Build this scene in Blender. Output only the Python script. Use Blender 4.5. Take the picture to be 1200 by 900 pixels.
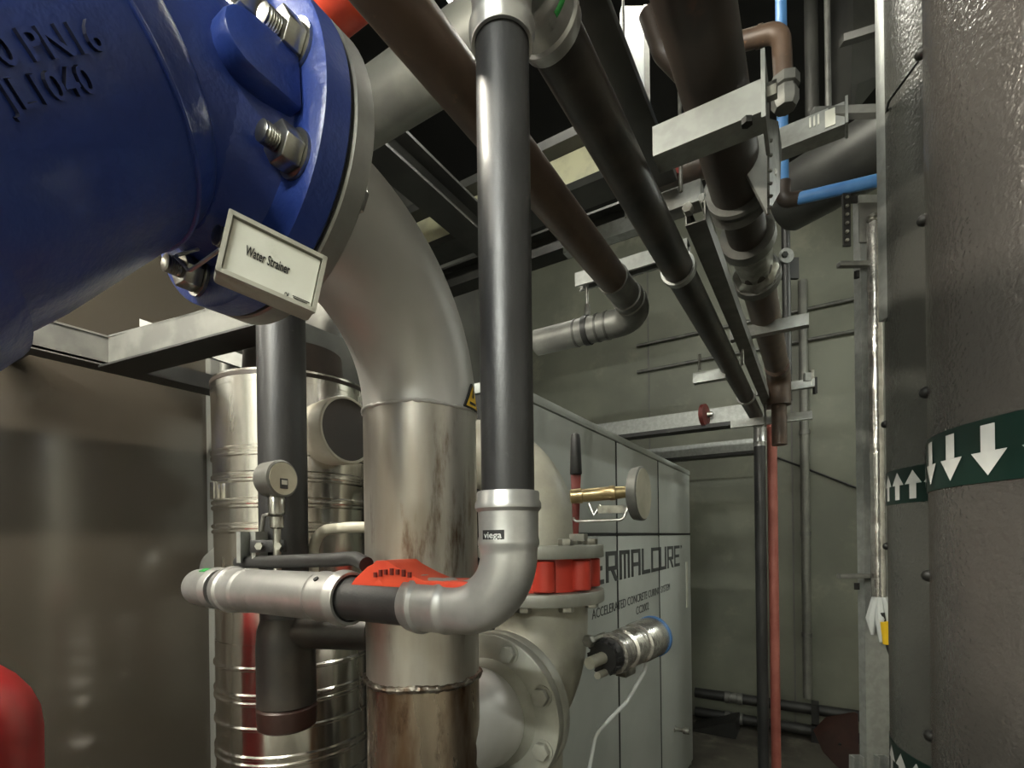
import bpy, bmesh, math, random
from mathutils import Vector, Matrix
from mathutils.bvhtree import BVHTree
random.seed(4)
for o in list(bpy.data.objects): bpy.data.objects.remove(o, do_unlink=True)
scene = bpy.context.scene
COL = scene.collection
R = math.radians
# ------------------------------------------------------------------ camera
EYE = 1.6
F, CX, CY = 580.0, 600.0, 630.0
YAW, ROLL = R(31.46), R(0.75)
FWD = Vector((-math.sin(YAW), math.cos(YAW), 0)); RGT = Vector((math.cos(YAW), math.sin(YAW), 0)); UP = Vector((0, 0, 1))
cam = bpy.data.cameras.new('camera'); camo = bpy.data.objects.new('camera', cam); COL.objects.link(camo)
cam.sensor_fit = 'HORIZONTAL'; cam.sensor_width = 36; cam.lens = F/1200*36
cam.shift_x = 0; cam.shift_y = (CY-450)/1200; cam.clip_start = .02
camo.matrix_world = Matrix.Translation((0, 0, EYE)) @ Matrix.Rotation(YAW, 4, 'Z') @ Matrix.Rotation(R(90), 4, 'X') @ Matrix.Rotation(-ROLL, 4, 'Z')
scene.camera = camo
# ------------------------------------------------------------------ world, exposure
wd = bpy.data.worlds.new('world'); scene.world = wd; wd.use_nodes = True
wd.node_tree.nodes['Background'].inputs[0].default_value = (.5, .52, .55, 1)
wd.node_tree.nodes['Background'].inputs[1].default_value = .02
vs = scene.view_settings
vs.view_transform = 'Standard'; vs.look = 'None'; vs.gamma = 1; vs.use_curve_mapping = False; vs.exposure = 0.15
# lamps of the room, with an added fill at the far end: (name, label, centre V,U,z(eye), along, length, power, colour)
LAMPS = [
 ('ceiling light by the strainer', (-.95, -.35, 1.1), 'U', 1.2, 125, (1, .94, .80)),
 ('ceiling light over the aisle behind', (-.1, -1.5, 1.3), 'V', 1.2, 175, (.98, 1, .92)),
 ('fill light added unseen at the far end', (1.6, 3.1, 1.9), 'U', 1.2, 52, (.96, 1, .92)),  # unseen lamp added to lighten the back wall
 ('ceiling light above the cabinet', (-.75, 1.75, 2.35), 'V', 1.2, 60, (1, .97, .86)),
]
# ------------------------------------------------------------------ helpers
def ray(px, py):
    A = (px-CX)/F; B = (CY-py)/F
    c, s = math.cos(ROLL), math.sin(ROLL)
    return FWD + (c*A+s*B)*RGT + (-s*A+c*B)*UP
E3 = Vector((0, 0, EYE))
def at(px, py, d): return ray(px, py)*d + E3
def atV(px, py, V): r = ray(px, py); return r*(V/r.x) + E3
def atU(px, py, U): r = ray(px, py); return r*(U/r.y) + E3
def atZ(px, py, z): r = ray(px, py); return r*(z/r.z) + E3
def W(v, u, z): return Vector((v, u, z+EYE))
VX, UY, ZZ = Vector((1, 0, 0)), Vector((0, 1, 0)), Vector((0, 0, 1))
def frame(n):
    n = Vector(n).normalized(); a = ZZ if abs(n.z) < .9 else VX
    e1 = a.cross(n).normalized(); return e1, n.cross(e1), n
def fillet(pts, rad, n=8):
    pts = [Vector(p) for p in pts]; out = [pts[0]]
    for i in range(1, len(pts)-1):
        p, q, s = pts[i-1], pts[i], pts[i+1]
        a = (p-q).normalized(); b = (s-q).normalized(); ang = a.angle(b)
        if ang > 3.1: out.append(q); continue
        r = rad[i-1] if isinstance(rad, (list, tuple)) else rad
        t = min(r/math.tan(ang/2), .49*(p-q).length if i > 1 else (p-q).length*.98, .49*(s-q).length if i < len(pts)-2 else (s-q).length*.98)
        rr = t*math.tan(ang/2); c = q+(a+b).normalized()*(rr/math.sin(ang/2))
        u = (q+a*t-c); w = (q+b*t-c); tot = u.angle(w); ax = u.cross(w).normalized()
        for k in range(n+1): out.append(c+Matrix.Rotation(tot*k/n, 3, ax) @ u)
    out.append(pts[-1]); return out
class MB:
    def __init__(s): s.v = []; s.f = []
    def add(s, vs_, fs): o = len(s.v); s.v += [Vector(x) for x in vs_]; s.f += [tuple(i+o for i in f) for f in fs]; return s
    def box(s, c, size, ax=(VX, UY, ZZ)):
        c = Vector(c); h = [x/2 for x in size]
        vv = [c+ax[0]*h[0]*i+ax[1]*h[1]*j+ax[2]*h[2]*k for i in (-1, 1) for j in (-1, 1) for k in (-1, 1)]
        return s.add(vv, [(0, 1, 3, 2), (4, 6, 7, 5), (0, 4, 5, 1), (2, 3, 7, 6), (0, 2, 6, 4), (1, 5, 7, 3)])
    def lathe(s, prof, o, axis, seg=40, cap=True, a0=0):
        e1, e2, n = frame(axis); o = Vector(o); vv = []; ff = []
        for t, r in prof:
            for k in range(seg):
                a = a0+2*math.pi*k/seg; vv.append(o+n*t+(e1*math.cos(a)+e2*math.sin(a))*r)
        m = len(prof)
        for i in range(m-1):
            for k in range(seg):
                k2 = (k+1) % seg; ff.append((i*seg+k, i*seg+k2, (i+1)*seg+k2, (i+1)*seg+k))
        if cap: ff.append(tuple(range(seg-1, -1, -1))); ff.append(tuple((m-1)*seg+k for k in range(seg)))
        return s.add(vv, ff)
    def cyl(s, a, b, r, seg=24, r2=None):
        a = Vector(a); b = Vector(b); return s.lathe([(0, r), ((b-a).length, r if r2 is None else r2)], a, b-a, seg)
    def ring(s, o, axis, r, th, w, seg=40):
        # flat band: inner radius r, thickness th, width w
        return s.lathe([(-w/2, r), (-w/2, r+th), (w/2, r+th), (w/2, r), (-w/2, r)], o, axis, seg, cap=False)
    def tube(s, pts, r, seg=16, cap=True):
        pts = [Vector(p) for p in pts]; n = len(pts); rs = r if isinstance(r, (list, tuple)) else [r]*n
        t0 = (pts[1]-pts[0]).normalized(); e1, e2, _ = frame(t0); vv = []; ff = []; prev = t0
        for i in range(n):
            t = (pts[min(i+1, n-1)]-pts[max(i-1, 0)]).normalized()
            q = prev.rotation_difference(t); e1 = q @ e1; prev = t; e1 = (e1-t*e1.dot(t)).normalized(); e2 = t.cross(e1)
            for k in range(seg):
                a = 2*math.pi*k/seg; vv.append(pts[i]+(e1*math.cos(a)+e2*math.sin(a))*rs[i])
        for i in range(n-1):
            for k in range(seg):
                k2 = (k+1) % seg; ff.append((i*seg+k, i*seg+k2, (i+1)*seg+k2, (i+1)*seg+k))
        if cap: ff.append(tuple(range(seg-1, -1, -1))); ff.append(tuple((n-1)*seg+k for k in range(seg)))
        return s.add(vv, ff)
    def prism(s, poly, ext):
        poly = [Vector(p) for p in poly]; ext = Vector(ext); n = len(poly)
        ff = [tuple(range(n-1, -1, -1)), tuple(range(n, 2*n))]+[(i, (i+1) % n, n+(i+1) % n, n+i) for i in range(n)]
        return s.add(poly+[p+ext for p in poly], ff)
    def hexa(s, o, axis, r, h): return s.lathe([(0, r*.97), (h*.06, r), (h*.94, r), (h, r*.95)], o, axis, 6)
    def channel(s, a, b, w, h, open_dir, th=.0025, lip=.008):
        # C strut from a to b, back on the side opposite open_dir
        a = Vector(a); b = Vector(b); n = (b-a).normalized(); od = Vector(open_dir); od = (od-n*od.dot(n)).normalized(); sd = n.cross(od)
        P = [(-w/2+lip, h), (-w/2, h), (-w/2, 0), (w/2, 0), (w/2, h), (w/2-lip, h), (w/2-lip, h-th), (w/2-th, h-th), (w/2-th, th), (-w/2+th, th), (-w/2+th, h-th), (-w/2+lip, h-th)]
        vv = [p+sd*x+od*y for p in (a, b) for x, y in P]; m = len(P)
        ff = [(i, (i+1) % m, m+(i+1) % m, m+i) for i in range(m)]
        quads = [(0, 1, 10, 11), (1, 2, 9, 10), (2, 3, 8, 9), (3, 4, 7, 8), (4, 5, 6, 7)]
        for q in quads: ff.append(q[::-1]); ff.append(tuple(m+i for i in q))
        return s.add(vv, ff)
def link(me, name, mat, parent=None, loc=None):
    o = bpy.data.objects.new(name, me); COL.objects.link(o)
    if mat: me.materials.append(mat)
    if parent: o.parent = parent
    if loc is not None: o.location = loc
    return o
def root_of(p):
    while p.parent: p = p.parent
    return p
def build(name, mb, mat, parent=None, smooth=38, bevel=0, bseg=2):
    vv = mb.v
    if parent: L = root_of(parent).location.copy()
    else:
        xs = [p.x for p in vv]; ys = [p.y for p in vv]; L = Vector(((min(xs)+max(xs))/2, (min(ys)+max(ys))/2, min(p.z for p in vv)))
    me = bpy.data.meshes.new(name); me.from_pydata([tuple(p-L) for p in vv], [], mb.f)
    bm = bmesh.new(); bm.from_mesh(me)
    bmesh.ops.recalc_face_normals(bm, faces=bm.faces)
    if bevel:
        es = [e for e in bm.edges if len(e.link_faces) == 2 and e.calc_face_angle(0) > R(40)]
        bmesh.ops.bevel(bm, geom=es, offset=bevel, segments=bseg, profile=.5, affect='EDGES', clamp_overlap=True)
    bm.to_mesh(me); bm.free()
    if smooth:
        me.polygons.foreach_set('use_smooth', [True]*len(me.polygons)); me.set_sharp_from_angle(angle=R(smooth))
    return link(me, name, mat, parent, None if parent else L)
def tag(o, label, cat, group=None, kind=None):
    if label: o['label'] = label
    if cat: o['category'] = cat
    if group: o['group'] = group
    if kind: o['kind'] = kind
    return o
def plabel(o, label): o['label'] = label; return o
def thing(name, label, cat, loc, group=None):
    o = bpy.data.objects.new(name, None); COL.objects.link(o); o.location = loc; o.empty_display_size = .05
    return tag(o, label, cat, group)
def struct(name, mb, mat, **k): o = build(name, mb, mat, **k); o['kind'] = 'structure'; return o
def single(name, mb, mat, label, cat, group=None, **k): return tag(build(name, mb, mat, **k), label, cat, group)
# ------------------------------------------------------------------ materials
def srgb(r, g, b):
    f = lambda c: (c/255/12.92) if c/255 <= .04045 else ((c/255+.055)/1.055)**2.4
    return (f(r), f(g), f(b), 1)
def pmat(name, c1, c2=None, rough=.5, metal=0, scale=8, detail=6, lo=.35, hi=.65, stretch=(1, 1, 1), bump=0, bscale=60, rvar=0, stain=None, st_scale=6, st_lo=.5, st_hi=.7, st_stretch=(1, 1, 1), coat=0, spec=None, emit=None):
    m = bpy.data.materials.new(name); m.use_nodes = True; nt = m.node_tree; N = nt.nodes; L = nt.links
    b = N['Principled BSDF']; b.inputs['Roughness'].default_value = rough; b.inputs['Metallic'].default_value = metal
    b.inputs['Coat Weight'].default_value = coat; b.inputs['Coat Roughness'].default_value = .1
    if spec is not None: b.inputs['Specular IOR Level'].default_value = spec
    tc = N.new('ShaderNodeTexCoord')
    def noise(sc, st, det=6, rgh=.55):
        mp = N.new('ShaderNodeMapping'); mp.inputs['Scale'].default_value = st; L.new(tc.outputs['Object'], mp.inputs['Vector'])
        n = N.new('ShaderNodeTexNoise'); n.inputs['Scale'].default_value = sc; n.inputs['Detail'].default_value = det; n.inputs['Roughness'].default_value = rgh
        L.new(mp.outputs[0], n.inputs['Vector']); return n
    def ramp(src, a, z):
        r = N.new('ShaderNodeMapRange'); r.inputs['From Min'].default_value = a; r.inputs['From Max'].default_value = z; r.interpolation_type = 'SMOOTHSTEP'
        L.new(src, r.inputs['Value']); return r.outputs['Result']
    def mix(fac, a, c):
        x = N.new('ShaderNodeMix'); x.data_type = 'RGBA'; L.new(fac, x.inputs['Factor'])
        for i, q in ((6, a), (7, c)):
            if isinstance(q, tuple): x.inputs[i].default_value = q
            else: L.new(q, x.inputs[i])
        return x.outputs[2]
    col = c1
    if c2:
        n = noise(scale, stretch, detail); col = mix(ramp(n.outputs['Fac'], lo, hi), c1, c2)
        if rvar:
            r = N.new('ShaderNodeMapRange'); r.inputs['To Min'].default_value = max(.02, rough-rvar); r.inputs['To Max'].default_value = min(1, rough+rvar)
            r.inputs['From Min'].default_value = .3; r.inputs['From Max'].default_value = .7
            L.new(n.outputs['Fac'], r.inputs['Value']); L.new(r.outputs[0], b.inputs['Roughness'])
    if stain:
        n2 = noise(st_scale, st_stretch, 8, .65); col = mix(ramp(n2.outputs['Fac'], st_lo, st_hi), col, stain)
    if isinstance(col, tuple): b.inputs['Base Color'].default_value = col
    else: L.new(col, b.inputs['Base Color'])
    if bump:
        n3 = noise(bscale, (1, 1, 1), 2); bp = N.new('ShaderNodeBump'); bp.inputs['Strength'].default_value = bump; bp.inputs['Distance'].default_value = .004
        L.new(n3.outputs['Fac'], bp.inputs['Height']); L.new(bp.outputs[0], b.inputs['Normal'])
    if emit:
        b.inputs['Emission Color'].default_value = emit[0]; b.inputs['Emission Strength'].default_value = emit[1]
    return m
M = {}
M['blue'] = pmat('blue_paint', srgb(34, 54, 122), srgb(46, 66, 134), .36, 0, 9, bump=.18, bscale=130, rvar=.06, stain=srgb(80, 92, 140), st_scale=26, st_lo=.66, st_hi=.8)
M['blue_dark'] = pmat('blue_letter_shade', srgb(10, 16, 44), rough=.6)
M['zinc'] = pmat('zinc_plated', srgb(190, 190, 184), srgb(140, 138, 130), .28, .95, 30)
M['flange_steel'] = pmat('flange_steel', srgb(165, 165, 160), srgb(140, 140, 136), .42, .75, 12, stretch=(1, 1, 1))
M['gasket'] = pmat('black_gasket', srgb(18, 18, 20), rough=.6)
M['matte_steel'] = pmat('brushed_stainless', srgb(200, 200, 197), srgb(188, 187, 184), .42, .4, 5, rvar=.05, bump=.03, bscale=300)
M['heat_steel'] = pmat('heat_tinted_stainless', srgb(182, 179, 172), srgb(156, 148, 136), .36, .8, 3.5, stretch=(3, 3, .6), lo=.42, hi=.66, stain=srgb(92, 66, 46), st_scale=7, st_lo=.56, st_hi=.7, st_stretch=(2.5, 2.5, .5), rvar=.08)
M['rust_steel'] = pmat('rust_tinted_stainless', srgb(160, 148, 132), srgb(104, 80, 60), .3, .9, 5, stretch=(3, 3, .7), lo=.38, hi=.62, stain=srgb(64, 44, 32), st_scale=9, st_lo=.54, st_hi=.68, st_stretch=(2, 2, .8), rvar=.1)
M['weld'] = pmat('weld_bead', srgb(130, 126, 118), srgb(84, 70, 58), .35, .9, 60, bump=.6, bscale=160)
M['polished'] = pmat('polished_stainless', srgb(232, 230, 224), srgb(206, 202, 194), .2, 1, 14, stretch=(3, 3, .5), rvar=.08, bump=.05, bscale=18)
M['press'] = pmat('press_fitting_steel', srgb(186, 186, 184), srgb(162, 162, 160), .36, .7, 16, rvar=.08, stain=srgb(104, 102, 98), st_scale=24, st_lo=.62, st_hi=.78)
M['black_steel'] = pmat('black_steel', srgb(34, 34, 35), srgb(48, 48, 48), .42, 0, 18, stretch=(1, 1, .25), rvar=.08, stain=srgb(120, 118, 114), st_scale=55, st_lo=.68, st_hi=.78, st_stretch=(1, 1, .5), bump=.06, bscale=240)
M['black_pipe'] = pmat('dark_mill_steel', srgb(40, 38, 36), srgb(62, 56, 50), .45, .3, 10, stain=srgb(96, 66, 50), st_scale=5, st_lo=.64, st_hi=.76)
M['brown'] = pmat('brown_primer', srgb(86, 69, 56), srgb(70, 56, 46), .45, .1, 12, stain=srgb(116, 90, 68), st_scale=40, st_lo=.62, st_hi=.75)
M['brown_dark'] = pmat('dark_brown_primer', srgb(60, 50, 43), srgb(48, 41, 36), .5, .1, 8, stain=srgb(104, 64, 44), st_scale=4, st_lo=.58, st_hi=.75)
M['galv'] = pmat('galvanised', srgb(152, 154, 150), srgb(140, 142, 138), .4, .5, 40, detail=2, rvar=.04)
M['galv_dull'] = pmat('dull_galvanised', srgb(118, 118, 113), srgb(98, 98, 94), .5, .5, 14)
M['dark_metal'] = pmat('dark_painted_steel', srgb(46, 46, 44), srgb(34, 34, 33), .5, .2, 6)
M['duct'] = pmat('dark_duct_sheet', srgb(74, 74, 70), srgb(58, 58, 56), .45, .4, 4)
M['grey_cast'] = pmat('grey_cast_paint', srgb(158, 156, 142), srgb(146, 144, 132), .45, 0, 20, bump=.08, bscale=160)
M['grey_flange'] = pmat('grey_flange_paint', srgb(150, 150, 140), srgb(134, 134, 126), .42, .1, 14)
M['orange'] = pmat('orange_enamel', srgb(206, 74, 46), srgb(190, 62, 40), .4, 0, 20)
M['red'] = pmat('red_enamel', srgb(196, 66, 50), srgb(182, 58, 44), .4, 0, 10)
M['red_vessel'] = pmat('red_vessel_paint', srgb(146, 34, 34), srgb(134, 30, 30), .35, 0, 6)
M['red_dark'] = pmat('dark_red_paint', srgb(104, 38, 32), srgb(84, 30, 26), .5, 0, 14)
M['red_pipe'] = pmat('red_pipe_paint', srgb(156, 92, 80), srgb(140, 76, 66), .5, 0, 8)
M['plastic_w'] = pmat('grey_white_plastic', srgb(168, 166, 154), srgb(140, 138, 126), .5, 0, 12)
M['paper'] = pmat('label_paper', srgb(206, 206, 196), srgb(190, 190, 178), .5, 0, 14, stain=srgb(150, 148, 136), st_scale=20, st_lo=.66, st_hi=.8)
M['ink'] = pmat('black_ink', srgb(22, 22, 24), rough=.6)
M['ink_grey'] = pmat('grey_ink', srgb(64, 66, 66), rough=.6)
M['cab'] = pmat('cabinet_grey_paint', srgb(172, 176, 171), srgb(164, 168, 163), .5, 0, 3)
M['cab_seam'] = pmat('cabinet_seam', srgb(24, 24, 24), rough=.7)
M['jacket'] = pmat('hammered_jacket', srgb(84, 80, 76), srgb(74, 71, 68), .24, .25, 3, bump=.42, bscale=150)
M['jacket2'] = pmat('grey_jacket', srgb(92, 92, 87), srgb(82, 82, 78), .27, .25, 3, bump=.38, bscale=160)
M['tape'] = pmat('dark_green_tape', srgb(10, 34, 28), rough=.35)
M['arrow'] = pmat('arrow_grey_white', srgb(196, 196, 192), rough=.45)
M['rivet'] = pmat('dark_rivet', srgb(28, 28, 26), rough=.5, metal=.3)
M['wall_gloss'] = pmat('glossy_brown_wall', srgb(62, 57, 50), srgb(56, 52, 45), .16, 0, 1.2, coat=.6, spec=.8)
M['wall_grey'] = pmat('green_grey_wall', srgb(114, 116, 102), srgb(98, 100, 88), .55, 0, 1.5, stain=srgb(132, 132, 116), st_scale=2.2, st_lo=.55, st_hi=.75)
M['wall_dark'] = pmat('dark_grey_wall', srgb(104, 104, 98), srgb(88, 88, 84), .6, 0, 2)
M['wall_pale'] = pmat('pale_wall_paint', srgb(214, 212, 200), srgb(200, 198, 188), .7, 0, 2)
M['ceil'] = pmat('dark_ceiling', srgb(20, 20, 20), srgb(14, 14, 14), .8, 0, 2)
M['floor'] = pmat('dirty_floor', srgb(78, 74, 66), srgb(56, 52, 46), .6, 0, 3, stain=srgb(100, 96, 86), st_scale=4)
M['cream'] = pmat('cream_beam_paint', srgb(206, 202, 168), srgb(184, 180, 152), .5, 0, 12)
M['beam_dark'] = pmat('charcoal_beam', srgb(60, 60, 56), srgb(48, 48, 46), .5, .1, 5)
M['beam_grey'] = pmat('grey_beam', srgb(120, 120, 112), srgb(104, 104, 98), .5, .3, 8)
M['white'] = pmat('white_paint', srgb(196, 200, 198), srgb(186, 190, 188), .45, 0, 8)
M['rubber'] = pmat('black_rubber', srgb(26, 26, 27), srgb(36, 36, 36), .55, 0, 60)
M['brass'] = pmat('dull_brass', srgb(180, 162, 122), srgb(150, 132, 98), .3, .9, 25)
M['dial'] = pmat('dial_face', srgb(206, 202, 184), srgb(190, 186, 168), .25, 0, 20)
M['bluepipe'] = pmat('blue_pipe', srgb(78, 126, 178), srgb(66, 110, 164), .4, 0, 10)
M['yellow'] = pmat('yellow_plastic', srgb(228, 186, 34), rough=.45)
M['green_mark'] = pmat('green_mark', srgb(36, 140, 60), rough=.45)
M['foil'] = pmat('aluminium_foil_wrap', srgb(212, 210, 204), srgb(170, 166, 160), .25, .85, 24, bump=.5, bscale=40)
M['tube_beige'] = pmat('pale_grey_tube', srgb(196, 192, 176), srgb(182, 178, 162), .4, 0, 20)
M['brown_cap'] = pmat('brown_cap', srgb(56, 34, 28), srgb(44, 28, 24), .4, .2, 10)
# ------------------------------------------------------------------ lettering
def text_geo(body, size=1.0, spacing=1.0, ext=.0, offset=0):
    cu = bpy.data.curves.new('t', 'FONT'); cu.body = body; cu.size = size; cu.space_character = spacing; cu.resolution_u = 3; cu.offset = offset
    cu.extrude = ext
    ob = bpy.data.objects.new('t', cu); COL.objects.link(ob); bpy.context.view_layer.update()
    me = bpy.data.meshes.new_from_object(ob.evaluated_get(bpy.context.evaluated_depsgraph_get()))
    vv = [v.co.copy() for v in me.vertices]; ff = [tuple(p.vertices) for p in me.polygons]
    bpy.data.objects.remove(ob); bpy.data.curves.remove(cu); bpy.data.meshes.remove(me)
    return vv, ff
def text_plane(mb, body, o, ex, ey, n, width, height, th=.0006, offset=0):
    """letters filling width x height from lower-left o along ex, ey, proud along n"""
    vv, ff = text_geo(body, 1, 1, .5, offset)
    x0 = min(v.x for v in vv); x1 = max(v.x for v in vv); y0 = min(v.y for v in vv); y1 = max(v.y for v in vv)
    mb.add([o+ex*((v.x-x0)/(x1-x0)*width)+ey*((v.y-y0)/(y1-y0)*height)+n*((v.z+.5)*th+.0002) for v in vv], ff)
# ------------------------------------------------------------------ lamps
def lamp(label, c, along, length, power, colr):
    c = W(*c); ax = UY if along == 'U' else VX; sd = VX if along == 'U' else UY
    t = thing('ceiling_lamp', label, 'lamp', c, 'fluorescent ceiling lamps')
    mb = MB().prism([c+sd*x+ZZ*z-ax*length/2 for x, z in ((-.09, .005), (.09, .005), (.05, .07), (-.05, .07))], ax*length); build('housing', mb, M['white'], t, bevel=.003)
    A = 2*math.pi*.016*length*.96
    dm = pmat('lamp_diffuser', (1, 1, 1, 1), rough=.5, emit=((*colr, 1), power/(math.pi*A)))
    build('diffuser', MB().tube([c-ax*length*.48-ZZ*.02, c+ax*length*.48-ZZ*.02], .016, 12), dm, t)
    for s in (-1, 1): build('hanging_rod', MB().cyl(c+ax*s*length*.4+ZZ*.07, c+ax*s*length*.4+ZZ*(EYE+2.9-c.z), .005, 8), M['galv'], t)
for l in LAMPS: lamp('white fluorescent '+l[0], *l[1:])
# ================================================================== the setting
VL, UB, VR, UR, ZC = -1.5, 4.6, 2.2, -2.6, 2.9
ROOM_VL = -2.8
mid = lambda a, b: (a+b)/2
def slab(v0, v1, u0, u1, z0, z1): return MB().box(W(mid(v0, v1), mid(u0, u1), mid(z0, z1)), (v1-v0, u1-u0, z1-z0))
struct('floor', slab(ROOM_VL-.1, VR+.1, UR-.1, UB+.1, -EYE-.1, -EYE), M['floor'])
struct('ceiling', slab(ROOM_VL-.1, VR+.1, UR-.1, UB+.1, ZC, ZC+.1), M['ceil'])
wb = struct('wall_back', slab(ROOM_VL-.1, VR+.1, UB, UB+.1, -EYE, ZC), M['wall_grey'])
struct('wall_right', slab(VR, VR+.1, UR, UB, -EYE, ZC), M['wall_pale'])
struct('wall_rear', slab(ROOM_VL-.1, VR+.1, UR-.1, UR, -EYE, ZC), M['wall_pale'])
struct('wall_far_left', slab(ROOM_VL-.1, ROOM_VL, UR, UB, -EYE, ZC), M['wall_dark'])
UE = atV(243, 600, VL).y
struct('wall_left', slab(VL-.08, VL, UR, UE, -EYE, 1.25), M['wall_gloss'])
# edge posts of the glossy wall
struct('trim_1', MB().box(W(VL-.03, UE+.028, -.15), (.11, .055, 2.9)), M['wall_dark'], bevel=.004)
struct('trim_2', MB().cyl(W(VL+.045, UE+.03, -EYE), W(VL+.045, UE+.03, 1.25), .012, 12), M['beam_grey'])
# ================================================================== glossy blue strainer
V0, U0 = -.509, .57         # axis of the stainless riser
ZS = .40                   # height of the strainer axis
UF = .315                  # joint face of the big flange
t = thing('water_strainer', 'large blue cast iron Y strainer at upper left', 'strainer', W(V0, .1, .05))
AX = Vector((0, .643, .766)); AP = Vector((0, .766, -.643))
SC = W(-.48, .125, .345)   # centre of the basket housing seam
mb = MB()
mb.lathe([(-.5, .10), (-.2, .118), (-.1, .125), (0, .12), (.10, .108), (.17, .104), (UF-.10, .106)], W(V0, .08, ZS), UY, 56)
mb.lathe([(-.17, .122), (-.12, .126), (0, .126), (.03, .122), (.05, .10), (.06, .02)], SC, AX, 56)
body = build('body', mb, M['blue'], t)
rm = body.modifiers.new('remesh', 'REMESH'); rm.mode = 'VOXEL'; rm.voxel_size = .005; rm.use_smooth_shade = True
sm = body.modifiers.new('smooth', 'SMOOTH'); sm.factor = .6; sm.iterations = 6
bpy.context.view_layer.update()
dg = bpy.context.evaluated_depsgraph_get()
BV = BVHTree.FromObject(body, dg)
def on_body(p, n):
    o = body.matrix_world.inverted() @ p
    h = BV.ray_cast(o+n*.2, -n)
    return None if h[0] is None else (body.matrix_world @ h[0], h[1])
def hit_body(px, py):
    o = body.matrix_world.inverted() @ E3
    h = BV.ray_cast(o, ray(px, py)); return None if h[0] is None else (body.matrix_world @ h[0], h[1])
bpy.context.view_layer.update()
# casting seam: thin bead round the housing
pts = []
for k in range(61):
    a = R(-105+165*k/60); d = VX*math.cos(a)+AP*(-math.sin(a)); h = on_body(SC+d*.01+AX*.0, d)
    if h: pts.append(h[0]+h[1]*.0006)
sb = build('casting_seam', MB().tube(pts, .0022, 8), M['blue'], t)
# flange with nuts
build('flange', MB().lathe([(-.030, .10), (-.030, .152), (-.028, .155), (-.002, .155), (0, .153), (0, .085)], W(V0, UF-.004, ZS), UY, 72, cap=False), M['blue'], t)
build('flange_neck', MB().lathe([(-.10, .104), (-.06, .105), (-.03, .114)], W(V0, UF-.004, ZS), UY, 56, cap=False), M['blue'], t)
build('gasket', MB().lathe([(-.004, .085), (-.004, .150), (0, .150), (0, .085)], W(V0, UF, ZS), UY, 64, cap=False), M['gasket'], t)
def stud(parent, o, n, r=.0095, ln=.034, name='bolt'):
    # nut against the face at o, threaded end sticking out along n
    prof = [(0, r)]; k = 0
    while prof[-1][0] < ln-.004:
        prof += [(prof[-1][0]+.0011, r), (prof[-1][0]+.0022, r*.88)]; 
    prof += [(ln-.001, r*.95), (ln, r*.75)]
    b = build(name, MB().lathe(prof, o, n, 20), M['zinc'], parent)
    build('nut', MB().hexa(o+n*.003, n, .0185, .017), M['zinc'], b, bevel=.0006)
    build('washer', MB().ring(o+n*.0015, n, .009, .0125, .003, 28), M['zinc'], b)
for k in range(8):
    a = R(20+45*k); p = W(V0+.126*math.cos(a), UF-.034, ZS+.126*math.sin(a)); stud(t, p, -UY)
# lug on the neck
P = lambda px, py, d: at(px, py, d)
def lug():
    h = [hit_body(px, py) for px, py in ((262, 70), (275, 40), (300, 110), (330, 110))]
    c = W(V0, 0, ZS); out = []
    a = R(3); ex = UY; er = VX*math.cos(a)+ZZ*math.sin(a); ey = -VX*math.sin(a)+ZZ*math.cos(a)
    o = W(V0, UF-.035, ZS)+er*.10
    prof = []
    for k in range(9):
        q = R(90+180*k/8); prof.append((-.042+.026*math.cos(q), .024*math.sin(q)))
    prof = [(0, .026)]+prof+[(0, -.026)]
    poly = [o+ex*x+ey*y for x, y in prof]
    return MB().prism(poly, er*.026)
build('lug', lug(), M['blue'], t, bevel=.004)
# lower cover flange of the basket
build('cover_flange', MB().lathe([(-.235, .03), (-.235, .13), (-.23, .136), (-.205, .136), (-.20, .132), (-.165, .132), (-.16, .12)], SC, AX, 56), M['blue'], t)
for k in range(8):
    a = R(22+45*k); d = VX*math.cos(a)+AP*math.sin(a); build('cover_bolt', MB().hexa(SC+d*.118-AX*.235, -AX, .012, .012), M['zinc'], t)
# cast lettering
def cast_text(full, tail, p_start, p_end, p_low, p_high):
    """emboss `full` so that its last part `tail` spans p_start..p_end on the casting"""
    h0, h1, hl, hh_ = (hit_body(*p)[0] for p in (p_start, p_end, p_low, p_high))
    n = hit_body((p_start[0]+p_end[0])/2, (p_start[1]+p_end[1])/2)[1].normalized()
    ex = h1-h0; ex = (ex-n*ex.dot(n)); wid = ex.length; ex.normalize(); ey = n.cross(ex); height = abs((hh_-hl).dot(ey))*1.22
    wspan = lambda q: (min(v.x for v in q), max(v.x for v in q))
    ta_, _ = text_geo(tail, 1, 1.02, .5, .012); a0, a1 = wspan(ta_)
    vv, ff = text_geo(full, 1, 1.02, .5, .012); x0, x1 = wspan(vv); y0 = min(v.y for v in vv); y1 = max(v.y for v in vv)
    k = wid/(a1-a0); out = []
    for v in vv:
        p = h1-ex*((x1-v.x)*k)+ey*((v.y-y0)/(y1-y0)*height)
        g = on_body(p, n); q = g[0] if g else p
        out.append(q+n*(.0032 if v.z > 0 else -.002))
    return MB().add(out, ff)
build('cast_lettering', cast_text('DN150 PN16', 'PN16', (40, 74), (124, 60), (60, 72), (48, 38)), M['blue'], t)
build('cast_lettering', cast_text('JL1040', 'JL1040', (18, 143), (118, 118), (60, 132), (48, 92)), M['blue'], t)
for o in t.children:      # shade of the letter sides painted in dark blue, with grime along the edges
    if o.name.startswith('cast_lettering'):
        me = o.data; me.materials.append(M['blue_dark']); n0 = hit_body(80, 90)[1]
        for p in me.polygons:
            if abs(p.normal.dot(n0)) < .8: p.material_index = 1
        me.set_sharp_from_angle(angle=R(20))
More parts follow.
